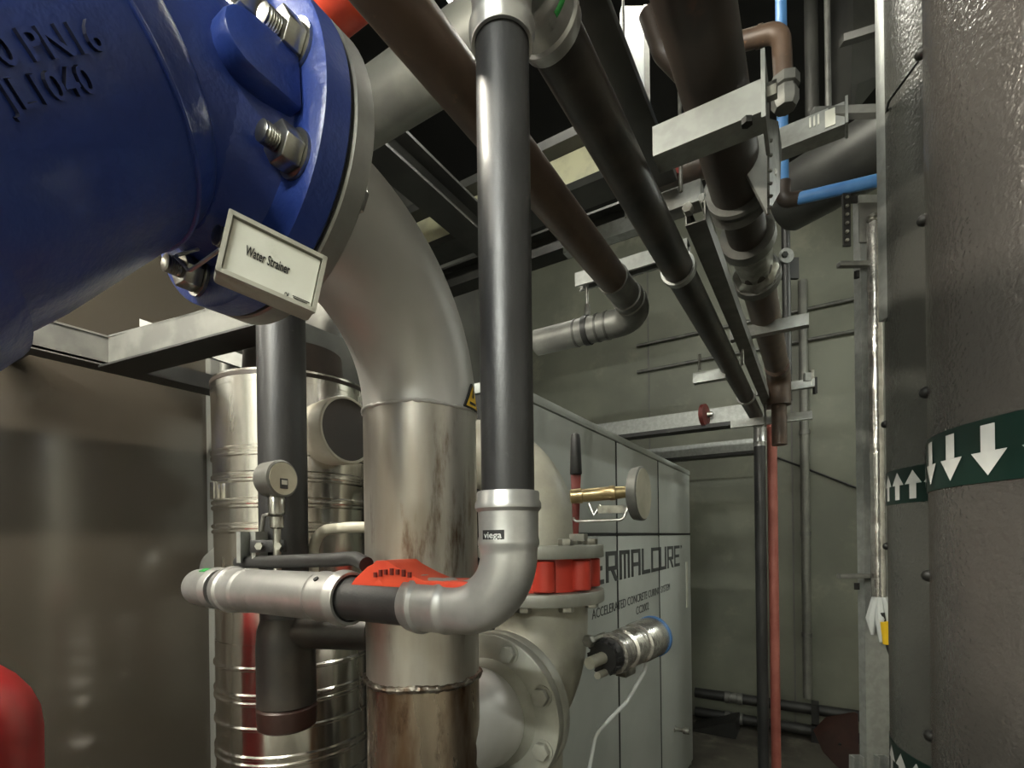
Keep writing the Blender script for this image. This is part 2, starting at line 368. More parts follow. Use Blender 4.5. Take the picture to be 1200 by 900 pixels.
# ------------------------------------------------------------------ its name plate
c0, c1, c2, c3 = at(268, 246, .335), at(383, 303, .372), at(359, 358, .365), at(236, 311, .328)
ex = (c1-c0).normalized(); n = (c1-c0).cross(c3-c0).normalized()
if n.dot(E3-c0) < 0: n = -n
ey = n.cross(ex); wd_ = (c1-c0).length; hg = abs((c3-c0).dot(ey))
if (c3-c0).dot(ey) < 0: ey = -ey
t = thing('name_plate', 'grey-white Water Strainer name plate under the blue strainer', 'sign', c3)
ctr = c0+ex*wd_/2+ey*hg/2
build('holder', MB().box(ctr-n*.012, (wd_, hg, .022), (ex, ey, n)), M['plastic_w'], t, bevel=.003)
rim = MB()
for s in (-1, 1):
    rim.box(ctr+ey*s*(hg/2-.0015)+n*.0008, (wd_-.001, .003, .004), (ex, ey, n)); rim.box(ctr+ex*s*(wd_/2-.0015)+n*.0008, (.003, hg-.001, .004), (ex, ey, n))
build('rim', rim, M['plastic_w'], t)
build('label_card', MB().box(ctr-n*.0002, (wd_-.008, hg-.008, .0012), (ex, ey, n)), M['paper'], t)
tx = MB(); text_plane(tx, 'Water Strainer', c0+ex*wd_*.22+ey*hg*.56, ex, -ey, n*1, wd_*.44, hg*.16, .0003, .012)
text_plane(tx, 'C\u20ac', c0+ex*wd_*.655+ey*hg*.93, ex, -ey, n, wd_*.05, hg*.075, .0003)
for k in range(3):
    tx.box(c0+ex*wd_*(.83-.008*k)+ey*hg*(.865+.03*k)+n*.0005, (wd_*.18-.002*k, hg*.012, .0003), (ex, ey, n))
for v in tx.v: v += n*.0004
build('lettering', tx, M['ink'], t)
build('hanging_wire', MB().tube(fillet([ctr-ex*wd_*.5-n*.015, at(222, 318, .36), at(205, 300, .375), at(232, 292, .40)], .008), .0013, 8), M['zinc'], t)
# lower stud ends of the strainer seen beside the plate are part of the flange above
# ================================================================== stainless riser
t = thing('stainless_pipe', 'stainless steel pipe bending down from the blue strainer flange', 'pipe', W(V0, U0, -EYE))
RE = U0-(UF+.045); RP = .084
zw = ZS-RE
el = fillet([W(V0, UF+.02, ZS), W(V0, U0, ZS), W(V0, U0, zw-.002)], RE, 28)
build('elbow', MB().tube(el, RP, 56, cap=False), M['matte_steel'], t)
build('flange', MB().lathe([(0, .08), (0, .153), (.002, .155), (.022, .155), (.024, .153), (.024, .09), (.034, .086)], W(V0, UF, ZS), UY, 72, cap=False), M['flange_steel'], t)
for k in range(8):
    a = R(20+45*k); build('bolt_head', MB().hexa(W(V0+.126*math.cos(a), UF+.024, ZS+.126*math.sin(a)), UY, .0175, .013), M['zinc'], t, bevel=.0006)
zl = -.205
build('pipe_section', MB().lathe([(0, RP), (zw-.006-zl, RP)], W(V0, U0, zl+.004), ZZ, 56, cap=False), M['heat_steel'], t)
build('lower_section', MB().lathe([(0, RP), (zl-.004+EYE, RP)], W(V0, U0, -EYE), ZZ, 56, cap=False), M['rust_steel'], t)
def weld(z, amp=.0035):
    mbw = MB(); n_ = 110; pp = []
    for k in range(n_+1):
        a = 2*math.pi*k/n_; pp.append(W(V0+RP*math.cos(a), U0+RP*math.sin(a), z+.0012*math.sin(a*5)+.0006*random.uniform(-1, 1)))
    return mbw.tube(pp, [amp*random.uniform(.7, 1.25) for _ in pp], 8, cap=False)
build('weld_seam', weld(zw-.003, .0026), M['matte_steel'], t); build('weld_seam', weld(zl, .005), M['weld'], t)
# side branch with flange
ZB, UBF = -.316, .765
build('branch', MB().lathe([(0, .083), (.08, .082), (.10, .0815), (.118, .087), (.15, .083), (.165, .079)], W(V0, U0+.02, ZB), UY, 48, cap=False), M['matte_steel'], t)
build('branch_flange', MB().lathe([(-.045, .083), (-.036, .088), (-.024, .098), (-.022, .138), (-.02, .1405), (-.002, .1405), (0, .139)], W(V0, UBF, ZB), UY, 64, cap=False), M['grey_flange'], t)
for k in range(8):
    a = R(22.5+45*k); b = build('bolt', MB().hexa(W(V0+.12*math.cos(a), UBF-.024, ZB+.12*math.sin(a)), -UY, .0155, .012), M['grey_flange'], t, bevel=.0008)
    build('washer', MB().ring(W(V0+.12*math.cos(a), UBF-.023, ZB+.12*math.sin(a)), UY, .008, .0105, .003, 24), M['grey_flange'], b)
# warning triangle sticker on the elbow
def tri_sticker():
    o = t
    c, s = at(553, 466, 1), None
    # on the elbow surface near the weld: solve the cylinder hit
    def hitc(px, py):
        r = ray(px, py); ax_, ay_ = V0, U0
        A = r.x**2+r.y**2; B = -2*(r.x*ax_+r.y*ay_); C = ax_**2+ay_**2-(RP+.0012)**2
        D = B*B-4*A*C; tt = (-B-math.sqrt(max(D, 0)))/(2*A); return r*tt+E3
    return hitc
hitc = tri_sticker()
def sticker(poly, name, mat, off):
    mm = MB(); c = Vector((V0, U0, 0)); up_ = []
    for p in poly:
        n = Vector((p.x-V0, p.y-U0, 0)).normalized(); up_.append((p, n))
    mm.add([p+n*off for p, n in up_]+[p+n*(off-.003) for p, n in up_], [tuple(range(len(poly)))]+[(i, (i+1) % len(poly), len(poly)+(i+1) % len(poly), len(poly)+i) for i in range(len(poly))])
    return build(name, mm, mat, t, smooth=0)
# angles on the cylinder
pc = hitc(552, 469); aa = math.atan2(pc.y-U0, pc.x-V0); zc = pc.z
cyl_p = lambda da, dz: Vector((V0+RP*math.cos(aa+da/RP), U0+RP*math.sin(aa+da/RP), zc+dz))
tri = lambda s: [cyl_p(-.021*s, -.014*s), cyl_p(-.010*s, -.014*s), cyl_p(0, -.014*s), cyl_p(.010*s, -.014*s), cyl_p(.021*s, -.014*s), cyl_p(.0105*s, .005*s), cyl_p(0, .024*s), cyl_p(-.0105*s, .005*s)]
s1 = sticker(tri(1.0), 'warning_sticker', M['ink'], .0035); plabel(s1, 'yellow triangular warning sticker with black border')
mm = MB(); q = tri(.82); nn = [Vector((p.x-V0, p.y-U0, 0)).normalized() for p in q]
mm.add([p+n_*.0042 for p, n_ in zip(q, nn)], [tuple(range(8))]); build('sticker_face', mm, M['yellow'], s1, smooth=0)
mm = MB(); q = [cyl_p(-.002, .002), cyl_p(.003, .002), cyl_p(.001, .014), cyl_p(-.001, .014)]; mm.add([p+n_*.0048 for p, n_ in zip(q, nn[:4])], [(0, 1, 2, 3)])
q = [cyl_p(-.010, -.008), cyl_p(.010, -.008), cyl_p(.010, -.004), cyl_p(-.010, -.004)]; mm.add([p+n_*.0048 for p, n_ in zip(q, nn[:4])], [(0, 1, 2, 3)]); build('sticker_mark', mm, M['ink'], s1, smooth=0)
# ================================================================== grey cast elbow with red butterfly valve
UV_ = .95
t = thing('grey_elbow', 'grey painted cast elbow with round bolted flange, below the red valve', 'pipe elbow', W(V0, UV_, -EYE))
build('flange', MB().lathe([(.001, .08), (.001, .139), (.003, .1405), (.024, .1405), (.027, .137), (.03, .105), (.06, .098)], W(V0, UBF, ZB), UY, 64, cap=False), M['grey_flange'], t)
rr = UV_-(UBF+.045)
path = fillet([W(V0, UBF+.02, ZB), W(V0, UV_, ZB), W(V0, UV_, -.13)], rr, 18)
build('elbow_body', MB().tube(path, .1, 48, cap=False), M['grey_cast'], t)
build('support_leg', MB().lathe([(0, .06), (EYE+ZB-.05, .06)], W(V0, UV_-.04, -EYE), ZZ, 28), M['grey_cast'], t)
build('top_flange', MB().lathe([(-.001, .09), (-.001, .134), (.001, .1355), (.022, .1355), (.024, .134), (.024, .08)], W(V0, UV_, -.135), ZZ, 64, cap=False), M['grey_flange'], t)
for k in range(8):
    a = R(10+45*k); build('bolt', MB().hexa(W(V0+.11*math.cos(a), UV_+.11*math.sin(a), -.137), -ZZ, .0155, .011), M['zinc'], t, bevel=.0006)
t2 = thing('butterfly_valve', 'red butterfly valve body clamped between grey flanges', 'valve', W(V0, UV_, -.111))
build('valve_body', MB().lathe([(0, .07), (0, .108), (.066, .108), (.066, .07)], W(V0, UV_, -.110), ZZ, 48, cap=False), M['red'], t2)
for k in range(8):
    a = R(-14+45*k); p = W(V0+.105*math.cos(a), UV_+.105*math.sin(a), -.107); build('lug', MB().lathe([(0, .0215), (.002, .0235), (.058, .0235), (.06, .0215)], p, ZZ, 20), M['red'], t2)
# orange lever lying behind the press elbow
t2 = thing('orange_lever', 'orange cast lever handle lying behind the silver press elbow', 'lever', atU(520, 700, .44))
lp = [atU(px, py, .445) for px, py in ((424, 688), (432, 676), (446, 663), (452, 660), (456, 656), (470, 656), (476, 661), (496, 672), (512, 679), (560, 680), (598, 680), (600, 690), (424, 690))]
build('arm', MB().prism([p-UY*.022 for p in lp], UY*.05), M['orange'], t2, bevel=.003)
hb = atU(464, 680, .452)
build('hub', MB().lathe([(-.004, .030), (.004, .029), (.014, .022), (.018, .018)], hb, ZZ, 36), M['orange'], t2)
lt = MB()
for k, px in enumerate((440, 446, 452, 459, 466, 473, 480)):
    p = atU(px, 670+(k-3)**2*.4, .4215); lt.box(p, (.004, .003, .006+.002*(k % 2)))
build('lever_lettering', lt, M['red_dark'], t2)
# pale elbow rising above the valve
t = thing('pale_elbow', 'pale beige pipe elbow rising from the red valve behind the black pipe', 'pipe elbow', W(V0, UV_, -.044))
build('bottom_flange', MB().lathe([(0, .08), (0, .134), (.002, .1355), (.024, .1355), (.026, .134), (.026, .08)], W(V0, UV_, -.043), ZZ, 64, cap=False), M['grey_flange'], t)
build('elbow_body', MB().tube(fillet([W(V0, UV_, -.02), W(V0, UV_, .20), W(V0-.34, UV_, .20)], .2, 20), .079, 44), M['grey_cast'], t)
for k in range(8):
    a = R(10+45*k); build('bolt', MB().hexa(W(V0+.11*math.cos(a), UV_+.11*math.sin(a), -.017), ZZ, .0155, .013), M['zinc'], t, bevel=.0006)
# ================================================================== black press-fit riser with tee
PB = at(593, 400, .52); PV, PU = PB.x, PB.y
ZH = -.07673                 # axis of the cross pipe
ZT = .58240                   # axis of the overhead pipe
RB = .02792
def socket(mb, o, n, r=.03097, ln=.06101):
    # press socket: open lip at o, running back along n
    mb.lathe([(0, r-.00231), (0, r+.00111), (.00185, r+.00203), (.00924, r+.00203), (.01202, r+.00388), (.01756, r+.00388), (.02126, r+.00074), (.04622, r+.00037), (.05177, r+.00148), (.05547, r+.00148), (.05916, r-.00046), (ln+.00370, r-.00092)], o, n, 44, cap=False)
t = thing('press_pipe', 'near black steel riser with silver press elbow, cross pipe and tee', 'pipe', W(PV, PU, ZH-.03698))
build('riser', MB().cyl(W(PV, PU, -.00924), W(PV, PU, .51769), RB, 44), M['black_steel'], t)
eb = MB(); socket(eb, W(PV, PU, .04807), -ZZ); RBE = .06101
z0 = .04807-.06101
eb.tube(fillet([W(PV, PU, z0+.00370), W(PV, PU, ZH), W(PV-.07396-.00370, PU, ZH)], .06101, 18), .03004, 44, cap=False)
socket(eb, W(PV-.13404, PU, ZH), VX)
e_ = build('press_elbow', eb, M['press'], t)
# black maker's sticker on the socket
va = math.atan2(-PU, -PV); hx = None
def psurf(px, py, rad):
    r = ray(px, py); A = r.x**2+r.y**2; B = -2*(r.x*PV+r.y*PU); C = PV**2+PU**2-rad**2
    return r*((-B-math.sqrt(B*B-4*A*C))/(2*A))+E3
pa = psurf(566, 628, .0317); ab = psurf(591, 628, .0317); a1 = math.atan2(pa.y-PU, pa.x-PV); a2 = math.atan2(ab.y-PU, ab.x-PV)
zt_, zb_ = psurf(578, 621, .0317).z, psurf(578, 635, .0317).z
cp = lambda a, z, rad: Vector((PV+rad*math.cos(a), PU+rad*math.sin(a), z))
sk = MB(); nseg = 8
sk.add([cp(a1+(a2-a1)*k/nseg, z, .03199) for z in (zb_, zt_) for k in range(nseg+1)], [(k, k+1, nseg+2+k, nseg+1+k) for k in range(nseg)])
s1 = build('maker_sticker', sk, M['ink'], e_)
plabel(s1, 'small black sticker with white lettering')
vv, ff = text_geo('viega', 1, 1, 0, .012); x0 = min(v.x for v in vv); x1 = max(v.x for v in vv); y0 = min(v.y for v in vv); y1 = max(v.y for v in vv)
build('lettering', MB().add([cp(a1+(a2-a1)*(.1+.8*(v.x-x0)/(x1-x0)), zb_+(zt_-zb_)*(.14+.68*(v.y-y0)/(y1-y0)), .03236) for v in vv], ff), M['white'], s1, smooth=0)
# cross pipe, tee and end cap along -V
build('cross_pipe', MB().cyl(W(PV-.12018, PU, ZH), W(PV-.58240, PU, ZH), RB, 40), M['black_steel'], t)
TA, TB = PV-.24220, PV-.53156
tee = MB(); socket(tee, W(TA, PU, ZH), -VX, .03328, .06101); socket(tee, W(TB, PU, ZH), VX, .03328, .06101)
tee.cyl(W(TA-.06101, PU, ZH), W(TB+.06101, PU, ZH), .03310, 44)
te = build('press_tee', tee, M['press'], t)
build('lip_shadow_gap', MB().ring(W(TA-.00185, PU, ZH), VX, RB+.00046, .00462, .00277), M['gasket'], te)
build('tee_hole_mark', MB().cyl(W(TA-.04160, PU-.02219, ZH+.02514), W(TA-.04160, PU-.02357, ZH+.02681), .00370, 12), M['ink'], te)
cap = MB(); cap.lathe([(0, RB-.00185), (0, .03189), (.00185, .03282), (.00924, .03282), (.01294, .03420), (.01849, .03420), (.02219, .03189), (.05547, .03143), (.07211, .03004), (.08320, .02496), (.08967, .01479), (.09152, .00185)], W(TB-.01664, PU, ZH), -VX, 44)
ce = build('end_cap', cap, M['press'], t)
build('green_mark', MB().box(W(TB-.05084, PU-.01109, ZH+.02977), (.01664, .01109, .00185), (VX, Vector((0, .93, .36)), Vector((0, -.36, .93)))), M['green_mark'], ce)
# rubber hose lying on the tee
single('rubber_hose', MB().tube(fillet([W(TB-.01849, PU+.02773, ZH+.04160), W(TB+.07396, PU+.02034, ZH+.04345), W(TA-.05547, PU+.01849, ZH+.04900), W(TA-.02, PU+.022, ZH+.052), W(TA+.015, PU+.012, ZH+.044)], .05547), .01017, 14), M['rubber'], 'short black rubber hose lying along the silver tee', 'hose')
# overhead pipe along U with far drop
t = thing('overhead_press_pipe', 'long black overhead pipe running to the far wall and dropping to floor', 'pipe', W(PV, PU, -EYE))
ub = MB(); socket(ub, W(PV, PU, .51584), ZZ); ub.tube(fillet([W(PV, PU, .51584+.05732), W(PV, PU, .51584+.06101+.05732), W(PV, PU+.06101+.00370, .51584+.06101+.05732)], .05732, 16), .03004, 40, cap=False)
ZT = .51584+.11833; socket(ub, W(PV, PU+.12203, ZT), -UY, .0375, .061)
ue = build('press_elbow', ub, M['press'], t)
UDROP = atV(890, 520, PV).y
build('green_mark', MB().tube([W(PV+.0275*math.cos(R(a)), PU+.0275*math.sin(R(a)), .557+.0002*(a+60)) for a in range(-75, 0, 8)], .0065, 10), M['green_mark'], ue)
build('green_mark', MB().tube([W(PV+.0335*math.cos(R(a)), PU+.078, ZT+.0335*math.sin(R(a))) for a in range(-50, 40, 8)], .0065, 10), M['green_mark'], ue)
ZD = atV(890, 500, PV).z-EYE
build('pipe', MB().cyl(W(PV, PU+.12018, ZT), W(PV, UDROP-.04622, ZD+.02773), .0345, 40), M['black_pipe'], t)
dz = ZD+.02773
build('far_elbow', MB().tube(fillet([W(PV, UDROP-.06471, dz), W(PV, UDROP, dz), W(PV, UDROP, dz-.06471)], .04622, 8), .03143, 24), M['press'], t)
build('far_socket', MB().lathe([(0, .03328), (.01849, .03328), (.02219, .03513), (.02773, .03513), (.03143, .03236), (.08320, .03236)], W(PV, UDROP, dz-.14791), ZZ, 24), M['press'], t)
build('drop_pipe', MB().cyl(W(PV, UDROP, -EYE), W(PV, UDROP, dz-.09244), .03143, 24), M['black_steel'], t)
single('red_pipe', MB().cyl(W(PV+.062, UDROP+.06, -EYE), W(PV+.062, UDROP+.06, dz+.02), .027, 20), M['red_pipe'], 'thin faded red vertical pipe beside the far black drop pipe', 'pipe')
# ================================================================== polished filter vessel
FB = at(347, 600, 1.1); FV, FU = FB.x, FB.y
t = thing('filter_vessel', 'polished ribbed stainless steel filter vessel behind the silver tee', 'vessel', W(FV, FU, -EYE))
r_ = .158
prof = [(0, r_*.9), (.01, r_)]
for z in (-.98, -.9, -.8, -.7, -.6, -.475, -.43, -.415, -.36, -.312, -.297, -.245): prof += [(z+EYE-.006, r_), (z+EYE-.003, r_+.0035), (z+EYE+.001, r_+.0035), (z+EYE+.004, r_)]
prof += [(-.2+EYE, r_)]
build('lower_shell', MB().lathe(prof, W(FV, FU, -EYE), ZZ, 72, cap=False), M['polished'], t)
prof = [(0, r_-.001)]
for z in (.020, .031, .068, .079, .118, .130, .168, .180): prof += [(z+.2-.005, r_), (z+.2-.002, r_+.004), (z+.2+.002, r_+.004), (z+.2+.005, r_)]
prof += [(.335, r_+.001), (.36, r_+.001), (.52, r_+.003), (.522, r_+.001)]
build('upper_shell', MB().lathe(prof, W(FV, FU, -.2), ZZ, 72, cap=False), M['polished'], t)
build('clamp_band', MB().ring(W(FV, FU, .318), ZZ, r_, .0035, .024, 72), M['polished'], t)
build('lid', MB().lathe([(0, r_+.0045), (.008, r_+.0045), (.010, r_-.01), (.014, .105), (.09, .10), (.10, .01)], W(FV, FU, .318), ZZ, 64), M['brown_dark'], t)
for a in (200, 262): build('band_latch', MB().box(W(FV+(r_+.006)*math.cos(R(a)), FU+(r_+.006)*math.sin(R(a)), .10), (.012, .02, .035), (Vector((math.cos(R(a)), math.sin(R(a)), 0)), Vector((-math.sin(R(a)), math.cos(R(a)), 0)), ZZ)), M['polished'], t, bevel=.002)
sc_ = W(FV+.135, FU-.03, .214)
build('outlet_collar', MB().lathe([(0, .062), (.05, .066), (.072, .066), (.074, .064), (.074, .060)], sc_, VX, 44, cap=False), M['tube_beige'], t)
build('outlet_stub', MB().cyl(sc_, sc_+VX*.072, .0625, 40), M['brown_dark'], t)
# dome behind the vessel
dp = at(262, 672, 1.32)
single('round_drum', MB().lathe([(-.3, .08), (-.02, .08), (.02, .075), (.045, .055), (.055, .02)], dp+Vector((.02, 0, 0)), -UY, 32), M['galv_dull'], 'dull grey rounded drum end left behind the polished vessel', 'drum')
# ================================================================== black drain pipe in front of the vessel
QB = at(331, 500, .86); QV, QU = QB.x, QB.y
zq = lambda py: at(338, py, .86).z-EYE
t = thing('capped_drain_pipe', 'vertical black pipe with capped end between tee and polished vessel', 'pipe', W(QV, QU, zq(850)))
build('pipe', MB().cyl(W(QV, QU, zq(760)), W(QV, QU, .62), .0395, 40), M['black_steel'], t)
build('lower_sleeve', MB().lathe([(0, .046), (.002, .048), (.10, .048), (.13, .046), (.15, .040)], W(QV+.003, QU, zq(824)), ZZ, 40), M['black_pipe'], t)
build('end_cap', MB().lathe([(0, .042), (.004, .047), (.036, .049), (.04, .045)], W(QV+.003, QU, zq(851)), ZZ, 40), M['brown_cap'], t)
build('saddle', MB().tube(fillet([W(QV, QU-.005, zq(790)), W(QV+.005, QU-.005, zq(738)), W(QV+.155, QU+.055, zq(738))], .05), .03, 20), M['black_pipe'], t)
# pressure gauge with stem and small valve
g = at(331, 561, .78); t = thing('pressure_gauge', 'small round grey pressure gauge on stem before the black drain pipe', 'gauge', at(322, 676, .78))
ax = Vector((.995, .10, 0)).normalized()
build('case', MB().lathe([(-.034, .024), (-.032, .028), (-.006, .0295), (0, .0295), (.002, .027)], g, ax, 40), M['galv_dull'], t)
build('dial', MB().lathe([(.0021, .0255), (.003, .0255)], g, ax, 36), M['dial'], t)
e1, e2, n_ = frame(ax)
dk = build('dial_window', MB().box(g+ax*.0035-ZZ*.008, (.014, .016, .001), (ZZ.cross(ax).normalized(), ZZ, ax)), M['ink_grey'], t)
build('dial_label', MB().box(g+ax*.0042-ZZ*.006, (.010, .007, .001), (ZZ.cross(ax).normalized(), ZZ, ax)), M['paper'], dk)
st = g-ax*.014
zz = lambda py: at(322, py, .78).z
build('stem', MB().lathe([(0, .006), (zz(620)-zz(676), .006), (zz(618)-zz(676), .0105), (zz(606)-zz(676), .0105), (zz(604)-zz(676), .0075), (zz(602)-zz(676), .0125), (zz(584)-zz(676), .0125), (zz(580)-zz(676), .009), (g.z-.02-zz(676), .009)], Vector((st.x, st.y, zz(676))), ZZ, 20), M['zinc'], t)
build('valve_lever', MB().tube([Vector((st.x, st.y, zz(603)))-UY*.012, Vector((st.x-.012, st.y-.014, zz(604))), Vector((st.x-.019, st.y-.014, zz(622)))], .0035, 10), M['galv_dull'], t)
# pipe clip on the stem
t = thing('pipe_clip', 'square strut pipe clip bracket beside the gauge stem', 'bracket', at(310, 660, .8))
c = at(303, 640, .82)
br = MB().channel(c-ZZ*.026, c+ZZ*.024, .034, .03, -UY+VX*.4, .0025, .007)
build('strut_piece', br, M['galv'], t)
build('rubber_band', MB().box(at(315, 640, .79), (.055, .012, .02), (RGT, FWD, ZZ)), M['rubber'], t, bevel=.002)
for px in (305, 327): build('clip_bolt', MB().hexa(at(px, 640, .783), -FWD, .0065, .006), M['zinc'], t)
# pale thin tube
single('bent_tube', MB().tube(fillet([W(V0-.05, U0+.06, at(430, 618, .8).z-EYE), at(410, 618, .83), at(367, 622, .88), at(367, 700, .88)], .045), .0095, 14), M['tube_beige'], 'thin pale grey bent tube leaving the stainless pipe', 'tube')
# ================================================================== support frame behind strainer
cA, cB = at(127, 396, 1.08), at(320, 340, .90)
d_ = (cB-cA).normalized(); d_.z = 0; d_.normalize(); L_ = (cB-cA).length
t = thing('support_bracket', 'galvanised angle bracket frame below the blue strainer', 'bracket', cA-ZZ*.07)
nn_ = Vector((d_.y, -d_.x, 0)); nn_ = nn_ if nn_.dot(FWD) < 0 else -nn_
cz = cA.z
build('front_arm', MB().prism([Vector((p.x, p.y, cz+h)) for p, h in ((cA, 0), (cA+d_*L_, 0.012), (cA+d_*L_, -.05), (cA, -.062))], -nn_*.004).prism([Vector((p.x, p.y, cz+.002)) for p in (cA, cA+d_*L_, cA+d_*L_-nn_*.04, cA-nn_*.04)], ZZ*.004), M['galv_dull'], t)
build('lower_flange', MB().prism([Vector((p.x, p.y, cz+h)) for p, h in ((cA+nn_*.02, -.066), (cA+d_*L_+nn_*.02, -.054), (cA+d_*L_-nn_*.05, -.054), (cA-nn_*.05, -.066))], -ZZ*.004), M['dark_metal'], t)
build('rear_plate', MB().prism([at(340, 352, 1.0), at(384, 352, .98), at(416, 402, .93), at(352, 376, .98)], ZZ*.006), M['galv_dull'], t)
build('side_arm', MB().prism([cA, cA-ZZ*.062, cA-UY*.5-ZZ*.062, cA-UY*.5], -VX*.004), M['galv_dull'], t)
build('top_lip', MB().box(cA-UY*.25-VX*.02+ZZ*.002, (.045, .5, .004)), M['galv_dull'], t)
bV = cA.x-.06; 
b0 = atV(40, 418, bV); b1 = atV(262, 455, bV)
t = thing('wall_rail', 'dark steel rail running along the glossy brown wall', 'rail', Vector((bV, (b0.y+b1.y)/2, b1.z-.04)))
zr = b1.z
build('rail_web', MB().box(Vector((bV, .25, zr)), (.006, 1.5, .055)), M['dark_metal'], t)
build('rail_flange', MB().box(Vector((bV+.03, .25, zr-.027)), (.06, 1.5, .005)), M['dark_metal'], t)
for u in (-.3, .35, .85): build('rail_bracket', MB().box(Vector(((bV-1.5)/2, u, zr)), (bV+1.5, .03, .03)), M['dark_metal'], t)
single('cross_rail', MB().box((at(190, 392, 1.25)+at(300, 430, 1.32))/2, (.30, .03, .035), ((at(300, 430, 1.32)-at(190, 392, 1.25)).normalized(), FWD, ZZ)), M['galv_dull'], 'short grey cross rail beside the top of the polished vessel', 'rail')
# ================================================================== control cabinet
CV = -.734
def cU(px): return atV(px, 600, CV).y
cabU0, cabU1 = 1.16, cU(808); ZCT = .44
t = thing('control_cabinet', 'long grey steel equipment cabinet with THERMALCURE lettering', 'cabinet', W(CV-.5, (cabU0+cabU1)/2, -EYE))
build('carcass', MB().box(W(CV-.52, (cabU0+cabU1)/2, (ZCT-EYE)/2), (1.0, cabU1-cabU0-.006, ZCT+EYE-.004)), M['cab_seam'], t)
ss = [cabU0, cU(722), cU(771), cabU1]; ZM = .008
for k in range(3):
    g_ = .006
    for za, zb in ((ZM+g_, ZCT-.03), (-EYE+.06, ZM-g_)):
        build('door_panel', MB().box(W(CV-.012, (ss[k]+ss[k+1])/2, (za+zb)/2), (.03, ss[k+1]-ss[k]-2*g_, zb-za)), M['cab'], t, bevel=.004)
for k in (1, 2): build('seam', MB().box(W(CV+.0022, ss[k], -.59), (.003, .016, 2.0)), M['cab_seam'], t)
build('seam', MB().box(W(CV+.0022, (ss[0]+ss[3])/2, ZM), (.003, ss[3]-ss[0], .012)), M['cab_seam'], t)
build('top_cover', MB().box(W(CV-.51, (cabU0+cabU1)/2, ZCT-.012), (1.03, cabU1-cabU0+.01, .03)), M['cab'], t, bevel=.004)
build('end_panel', MB().box(W(CV-.51, cabU1+.004, (ZCT-EYE)/2), (1.0, .012, ZCT+EYE-.03)), M['cab'], t, bevel=.003)
build('label_strip', MB().box(atV(805, 685, CV+.004), (.006, .05, .30)), M['paper'], t)
build('latch_pin', MB().lathe([(0, .02), (.01, .02), (.012, .012), (.05, .012), (.055, .02), (.09, .018)], atV(790, 854, CV), VX, 16), M['zinc'], t)
# stroke letters
GL = {'T': [(0, 6, 5, 7), (2, 0, 3, 6)], 'H': [(0, 0, 1, 7), (4, 0, 5, 7), (1, 3, 4, 4)], 'E': [(0, 0, 1, 7), (1, 6, 5, 7), (1, 3, 4.4, 4), (1, 0, 5, 1)],
      'R': [(0, 0, 1.1, 7), (1.1, 6, 5, 7), (3.9, 3.6, 5, 6), (1.1, 2.6, 5, 3.6), ('R',)], 'M': [(0, 0, 1.1, 7), (1.1, 6, 5, 7), (2.1, 0, 3, 6), (4, 0, 5, 6.4)],
      'A': [(0, 0, 1.1, 7), (1.1, 6, 5, 7), (3.9, 0, 5, 6), (1.1, 2.6, 3.9, 3.6)], 'L': [(0, 0, 1.1, 7), (1.1, 0, 5, 1.1)], 'C': [(0, 0, 1.1, 7), (1.1, 6, 5, 7), (1.1, 0, 5, 1)], 'U': [(0, 0, 1.1, 7), (3.9, 0, 5, 7), (1.1, 0, 3.9, 1)]}
word = 'THERMALCURE'; uS, uE = cU(708), cU(796); pit = (uE-uS)/8
zt1, zb1 = atV(715, 646, CV).z, atV(715, 682, CV).z
mbw = MB()
for i, ch in enumerate(word):
    u0 = uS+(i-3)*pit
    lw = pit*.86/5; lh = (zt1-zb1)/7
    for q in GL[ch]:
        if len(q) == 1:
            mbw.prism([Vector((CV+.0035, u0+x*lw, zb1+y*lh)) for x, y in ((2.1, 2.6), (3.4, 2.6), (5.2, 0), (3.9, 0))], VX*.0014); continue
        x0, y0, x1, y1 = q
        mbw.box(Vector((CV+.0042, u0+(x0+x1)/2*lw, zb1+(y0+y1)/2*lh)), (.0014, (x1-x0)*lw, (y1-y0)*lh))
build('name_lettering', mbw, M['ink_grey'], t, smooth=0)
tx = MB(); ua, ub_ = cU(691), cU(783); zbb = atV(691, 727, CV).z; hh = atV(691, 715, CV).z-zbb
text_plane(tx, 'ACCELERATED CONCRETE CURING SYSTEM', Vector((CV+.0035, ua, zbb)), UY, ZZ, VX, ub_-ua, hh, .0008)
uc = cU(743); text_plane(tx, 'CC2002', Vector((CV+.0035, uc, zbb-hh*1.5)), UY, ZZ, VX, (cU(758)-uc), hh, .0008)
text_plane(tx, 'TM', Vector((CV+.0035, uE, zt1-.02)), UY, ZZ, VX, .04, .02, .0008)
build('sub_lettering', tx, M['ink_grey'], t, smooth=0)
